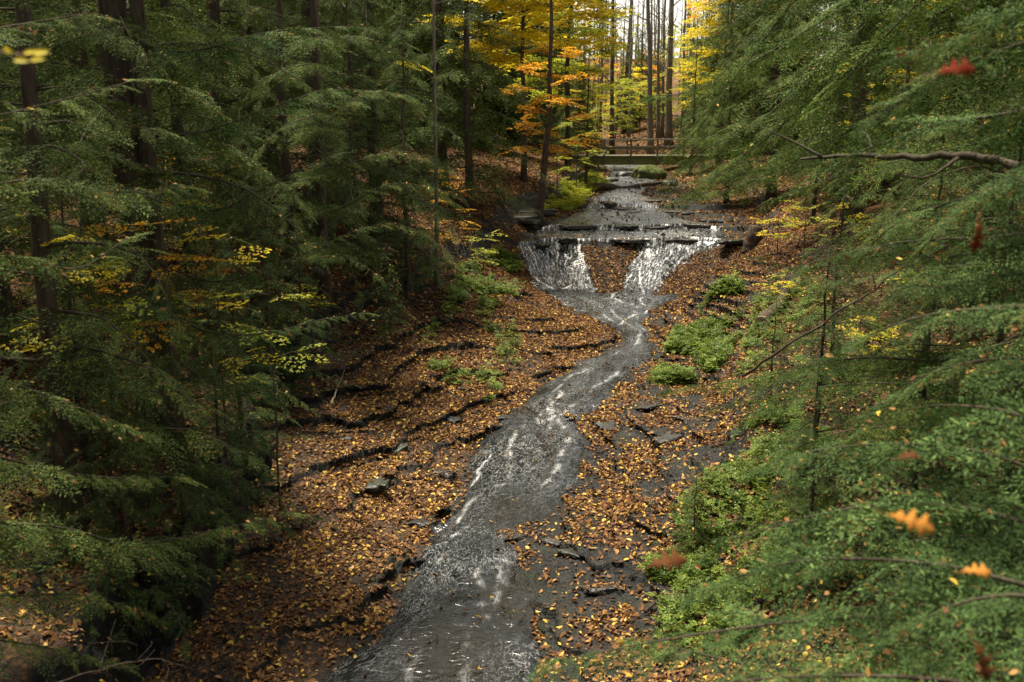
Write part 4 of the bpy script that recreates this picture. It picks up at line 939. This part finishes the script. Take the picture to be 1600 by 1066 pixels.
LS_.sort()
for k, (px, py) in enumerate(LS_):
    q = G(px, py); sx = r.uniform(.10,.27); o = rock('loose_stone', q, (sx, sx*r.uniform(.45,.8), r.uniform(.025,.06)), 60+k, f'small flat dark stone among the gorge leaves, {ORD[k]} from the left', 'rock slab', rz=r.rand()*3.1, flat=True, group='loose shale pieces on the gorge ledges', dz=.01)
    o.rotation_euler.x = r.normal(0,.10); o.rotation_euler.y = r.normal(0,.10); SLABS.append(o) if k % 2 else None
a = G(928, 297); b = G(998, 295); log_at(a+[0,0,.16], b+[0,-.3,.14], .17, 'thick brown log lying across the upper stream before the footbridge')
a = G(1000, 293); b = G(1045, 288); log_at(a+[0,0,.10], b+[0,0,.14], .09, 'thinner log lying right of the thick one before the footbridge', seed=3)
a = G(1190, 512); u = np.array([.9,1.5,.35]); log_at(a+[0,0,.10], a+u+[0,0,.2], .17, 'sawn log whose pale round end faces the stream on the right bank', m='bark', seed=4)
a = G(462, 478); log_at(a, a+[.55,-.1,.75], .16, 'dark broken stump leaning right on the left leafy slope', 'leaning_stump', seed=5, cat='stump', bend=.02, endcap=False)
a = G(1172, 392); log_at(a-[0,0,.1], a+[.15,0,.75], .28, 'dark rotten stump at the right end of the falls', 'rotten_stump', seed=6, cat='stump', bend=.02, endcap=False)
def stick(pl, r0, label, m='twig', name='fallen_stick', twigs=0, seed=1, cat='stick'):
    pl = np.array(pl); c0 = pl[0].copy(); g = Geo(); r = np.random.RandomState(seed); c = curve(pl-c0, 18) + np.concatenate([[np.zeros(3)], r.normal(0,.012,(17,3))])*min(1, np.linalg.norm(pl[-1]-pl[0])/2.5); g.tube(c, np.linspace(r0, r0*.3, 18), 7)
    o = None
    if twigs:
        t = empty(name, tuple(c0)); obj('stem', g.mesh('stem', M[m]), t)
        for k in range(twigs):
            i = r.randint(4, 16); d = unit(np.gradient(c, axis=0)[i]+r.normal(0,.6,3)); L = r.uniform(.2,.6); g2 = Geo(); g2.tube(curve([c[i], c[i]+d*L*.5+r.normal(0,.03,3), c[i]+d*L+r.normal(0,.06,3)], 6), np.linspace(r0*.4, r0*.12, 6), 5)
            obj('twig', g2.mesh('twig', M[m]), t)
        o = t
    else: o = obj(name, g.mesh(name, M[m]), None, tuple(c0))
    return tag(o, label, cat)
stick([P(1160,588,9.6),P(1260,520,9.0),P(1360,455,8.6),P(1432,400,8.2)], .015, 'long thin bare branch slanting up across the right bank', name='bare_branch', twigs=2, seed=3, cat='branch')
stick([P(1560,250,7.0),P(1500,243,7.1),P(1420,246,7.3),P(1330,243,7.6),P(1252,250,7.9)], .036, 'bent dead limb with a broken end, crossing the upper right', 'bark', 'dead_limb', twigs=3, seed=4, cat='branch')
stick([P(1590,262,6.9),P(1560,250,7.0),P(1540,246,7.03)], .04, 'thick butt of the bent dead limb at the right edge', 'bark', 'dead_limb_butt', seed=5, cat='branch')
stick([G(1008,965)+[0,0,.05], G(1030,945)+[0,0,.08]], .03, 'short dark stick among the leaves at the lower right', 'bark', seed=6)
stick([G(853,738)+[0,0,.03], G(866,722)+[0,0,.10]], .028, 'short reddish stick standing in the stream', 'twig', seed=7)
stick([G(518,640)+[0,0,.1], G(530,618)+[0,0,.2], G(540,600)+[0,0,.3]], .02, 'crooked pale stick on the undercut brink, left', 'bark_pale', twigs=2, seed=8)
stick([P(60,1075,6.2),P(150,1050,6.4),P(230,1030,6.6),P(300,1045,6.9)], .008, 'fine bare twigs sticking up at the bottom left', 'twig', 'bare_twigs', twigs=6, seed=9, cat='branch')
bare_tree(on(-4.6, 27), 16, .15, 1999, 'grey trunk leaning right, highest in the upper left wood', 'bark_grey', None, lean=(.09,0))

# ------------------------------------------------------------------ green herbs on the banks
def herb_patch(poly, n, size, label, mname, seed, name='green_undergrowth', hgt=.24):
    r = np.random.RandomState(seed); W = np.array([G(*q)[:2] for q in poly]); lo, hi = W.min(0), W.max(0); lf = Leaves(seed, LSF); k = 0
    def inside(x, y):
        c = False; j = len(W)-1
        for i in range(len(W)):
            if (W[i,1] > y) != (W[j,1] > y) and x < (W[j,0]-W[i,0])*(y-W[i,1])/(W[j,1]-W[i,1])+W[i,0]: c = not c
            j = i
        return c
    while k < n:
        x, y = r.uniform(lo, hi)
        if not inside(x, y) or fbm(np.array([x*1.1]), np.array([y*1.1+seed]), 2)[0] < r.uniform(-.08,.12): 
            if r.rand() < .002: k += 1
            continue
        z = float(height(x, y)); h = hgt*r.uniform(.3,1.2); az = r.rand()*6.28
        tn = r.normal(0,.18); lx = r.normal(0,.25,2)*h; lv = r.randint(2,4)
        for q in range(lv*3):
            u_ = (q//3+1)/lv; a = az+q*2.1+r.normal(0,.3); d = np.array([math.cos(a), math.sin(a), r.uniform(-.3,.7)])
            lf.add(np.array([x+lx[0]*u_,y+lx[1]*u_,z+h*u_]), d, unit(np.array([0,0,1.])+r.normal(0,.35,3)), size*(1.2-.45*u_)*r.uniform(.6,1.2), tn+r.normal(0,.1))
        k += 1
    tag(obj(name, lf.build(name, M[mname])), label, 'undergrowth', kind='stuff')
herb_patch([(1020,600),(1060,520),(1110,465),(1150,440),(1170,470),(1150,540),(1100,600)], 620, .19, 'bright green ferny growth along the right edge of the stream bend', 'herb', 1)
herb_patch([(705,480),(720,420),(770,395),(815,410),(822,465),(770,490)], 150, .19, 'bright green ferns beside the left fall', 'herb', 2)
herb_patch([(640,560),(700,480),(780,490),(830,560),(760,640)], 70, .16, 'sparse green plants among the leaves of the left slope', 'herb', 3)
herb_patch([(1120,800),(1150,690),(1230,640),(1300,700),(1290,850),(1200,1000),(1030,1040),(1040,930)], 330, .17, 'low green plants on the lower right bank', 'herb', 4)
herb_patch([(1010,900),(1020,800),(1120,760),(1140,830),(1080,930)], 130, .16, 'scattered green sprigs among the leaves at the lower right', 'herb', 5)
herb_patch([(1150,600),(1180,470),(1260,440),(1420,470),(1420,600)], 190, .17, 'green plants under the hemlocks of the right bank', 'herb', 6)
herb_patch([(840,350),(860,300),(930,275),(950,290),(900,330)], 200, .26, 'yellowish plants on the left shore of the upper stream', 'lime', 7)

# ------------------------------------------------------------------ single leaves close to the lens
OAK = np.array([(0,0),(.06,.03),(.16,.05),(.22,.16),(.27,.17),(.30,.07),(.38,.08),(.44,.25),(.50,.27),(.54,.10),(.62,.10),(.70,.26),(.76,.27),(.78,.12),(.86,.10),(.93,.12),(1.0,0)])
def oak_leaf(p, size, d, up, m, label, seed=1, name='oak_leaf'):
    r = np.random.RandomState(seed); a = OAK.copy(); b = OAK[::-1][1:-1]*[1,-1]; b[:,1] *= r.uniform(.8,1.1)
    o2 = np.vstack([a, b]); X = unit(np.asarray(d,float)); Y = unit(np.cross(up, X)); Z = np.cross(X, Y)
    mid = np.stack([np.linspace(0,1,9), np.zeros(9)], -1); V=[]; 
    def pt(q): return X*q[0]*size+Y*q[1]*size+Z*size*(.45*q[1]**2 + .16*math.sin(q[0]*3.1)+.05*math.sin(q[0]*9+q[1]*7))
    top = [pt(q) for q in a]; bot = [pt(q) for q in np.vstack([[0,0], b[::-1], [1,0]])]; mm = [pt((q,0)) for q in a[:,0]]
    n = len(a); V = top+mm+bot; T=[]
    Q = [(i, i+1, n+i+1, n+i) for i in range(n-1)]+[(n+i, n+i+1, 2*n+i+1, 2*n+i) for i in range(n-1)]
    me = mesh(name, np.array(V), np.array(Q), M[m], True, {'rnd': ('FACE', np.full(len(Q), .5))}); o = obj(name, me, None, tuple(p)); sm = o.modifiers.new('thick', 'SOLIDIFY'); sm.thickness = .0006
    g = Geo(); g.tube([X*-.25*size+Z*.02*size, X*.0, pt((.5,0))+Z*.001, pt((.95,0))+Z*.001], [.0012,.0011,.0008,.0004], 5); obj('leaf_stalk', g.mesh('leaf_stalk', M['oakvein']), o)
    return tag(o, label, 'leaf', 'single oak leaves caught in near boughs')
M['oak_tan'] = leafy('tan_oak_leaf', [(0,(.40,.17,.03)),(1,(.40,.17,.03))], .8, .15, .1)
M['oak_red'] = leafy('red_oak_leaf', [(0,(.13,.018,.008)),(1,(.13,.018,.008))], .8, .15, .05)
M['oak_brown'] = leafy('brown_oak_leaf', [(0,(.09,.035,.013)),(1,(.09,.035,.013))], .8, .1, .05)
M['oakvein'] = mat('leaf_vein')[0]; M['oakvein'].node_tree.nodes['Principled BSDF'].inputs['Base Color'].default_value = (.30,.14,.04,1)
V3 = lambda *a: np.array(a, float)
oak_leaf(P(1385,805,2.2), .115, V3(1,-.2,-.35), V3(.1,-1,.9), 'oak_tan', 'large tan oak leaf resting on the lower right boughs', 1)
oak_leaf(P(1528,345,2.6), .085, V3(-.05,.1,-1), V3(.2,-1,.1), 'oak_red', 'red oak leaf hanging at the right edge', 2)
oak_leaf(P(1460,118,2.4), .10, V3(1,.1,.1), V3(0,-.8,.6), 'oak_red', 'dark red oak leaf in the upper right boughs', 3)
oak_leaf(P(1010,888,3.2), .15, V3(1,.2,.1), V3(0,-.6,.9), 'oak_brown', 'dark brown oak leaf near the ledge, in front of the herbs', 4)
oak_leaf(P(1520,1000,2.0), .10, V3(.3,-.2,-1), V3(.3,-1,.3), 'oak_brown', 'brown oak leaf in the bottom right corner', 5)
oak_leaf(P(1500,895,2.6), .09, V3(1,0,-.05), V3(0,-.5,1), 'oak_tan', 'small tan oak leaf on the right boughs beside the large one', 6)
oak_leaf(P(1400,718,3.2), .09, V3(1,.2,.0), V3(0,-.5,1), 'oak_brown', 'faded brown oak leaf above the large tan one', 7)
# yellow compound leaf at the upper left
g = Leaves(4); t = empty('yellow_leaf_sprig', tuple(P(5, 78, 2.6))); tag(t, 'yellow leaflets on a thin stalk close by at the upper left edge', 'leaf sprig')
c0 = P(5,78,2.6); st_ = curve([P(-60,60,2.6)-c0, P(0,80,2.6)-c0, P(45,86,2.6)-c0], 8); gg = Geo(); gg.tube(st_, .0012, 5); obj('stalk', gg.mesh('stalk', M['oakvein']), t)
for (a, b, c, d2) in ((18,86,5,72),(20,94,46,96),(36,83,58,80),(46,94,71,92),(50,83,78,81)):
    A = P(a,b,2.6)-c0; Bq = P(c,d2,2.6)-c0; dd = Bq-A; v, q = leaf_arrays(A[None], dd[None], np.array([[.1,-1,.6]]), np.linalg.norm(dd), np.linalg.norm(dd)*.42, .15)
    obj('leaflet', mesh('leaflet', v, q, M['yellow'], False, {'rnd': ('FACE', np.full(2,.7))}), t)

# leaves caught in the boughs of the near hemlocks
r = np.random.RandomState(3); bpy.context.view_layer.update(); pp = []
for o in [o for o in bpy.data.objects if o.name.startswith('crown') and o.parent and o.parent.name.startswith('hemlock')]:
    if o.parent.location.y > 32: continue
    me = o.data; n = len(me.vertices); k = int(n/4/420)
    idx = r.randint(0, n, k); mw = np.array(o.matrix_world)
    c = np.empty(n*3, np.float32); me.vertices.foreach_get('co', c); c = c.reshape(-1,3)[idx]; pp.append(c@mw[:3,:3].T+mw[:3,3])
for o in SLABS:
    me = o.data; c = np.array([v.co for v in me.vertices]); nz = np.array([v.normal.z for v in me.vertices]); c = c[nz > .6]
    mw = np.array(o.matrix_world); c = c[r.randint(0, len(c), 90)]+r.normal(0,.04,(90,3))*[1,1,.1]; pp.append(c@mw[:3,:3].T+mw[:3,3]+[0,0,.01])
pp = np.vstack(pp); n = len(pp); a = r.uniform(0, 6.28, n); nr = unit(np.array([0,0,1.])+r.normal(0,.7,(n,3))); L = r.uniform(.03,.06,n)
v, q = leaf_arrays(pp+[0,0,.01], np.stack([np.cos(a),np.sin(a),r.normal(0,.5,n)],-1), nr, L, L*.6, r.uniform(-.2,.4,n))
LIT['V'].append(v); LIT['Q'].append(q+LIT['off']); LIT['S'].append(np.repeat(np.clip(r.beta(2.5,1.8,n),0,1),2)); print('caught', n)
# ------------------------------------------------------------------ fallen leaves, all of them
V = np.vstack(LIT['V']); Q = np.vstack(LIT['Q']); S = np.concatenate(LIT['S'])
tag(obj('leaf_litter', mesh('leaf_litter', V, Q, M['litter'], False, {'rnd': ('FACE', S)})), 'carpet of brown, orange and yellow fallen leaves', 'leaves', kind='stuff')
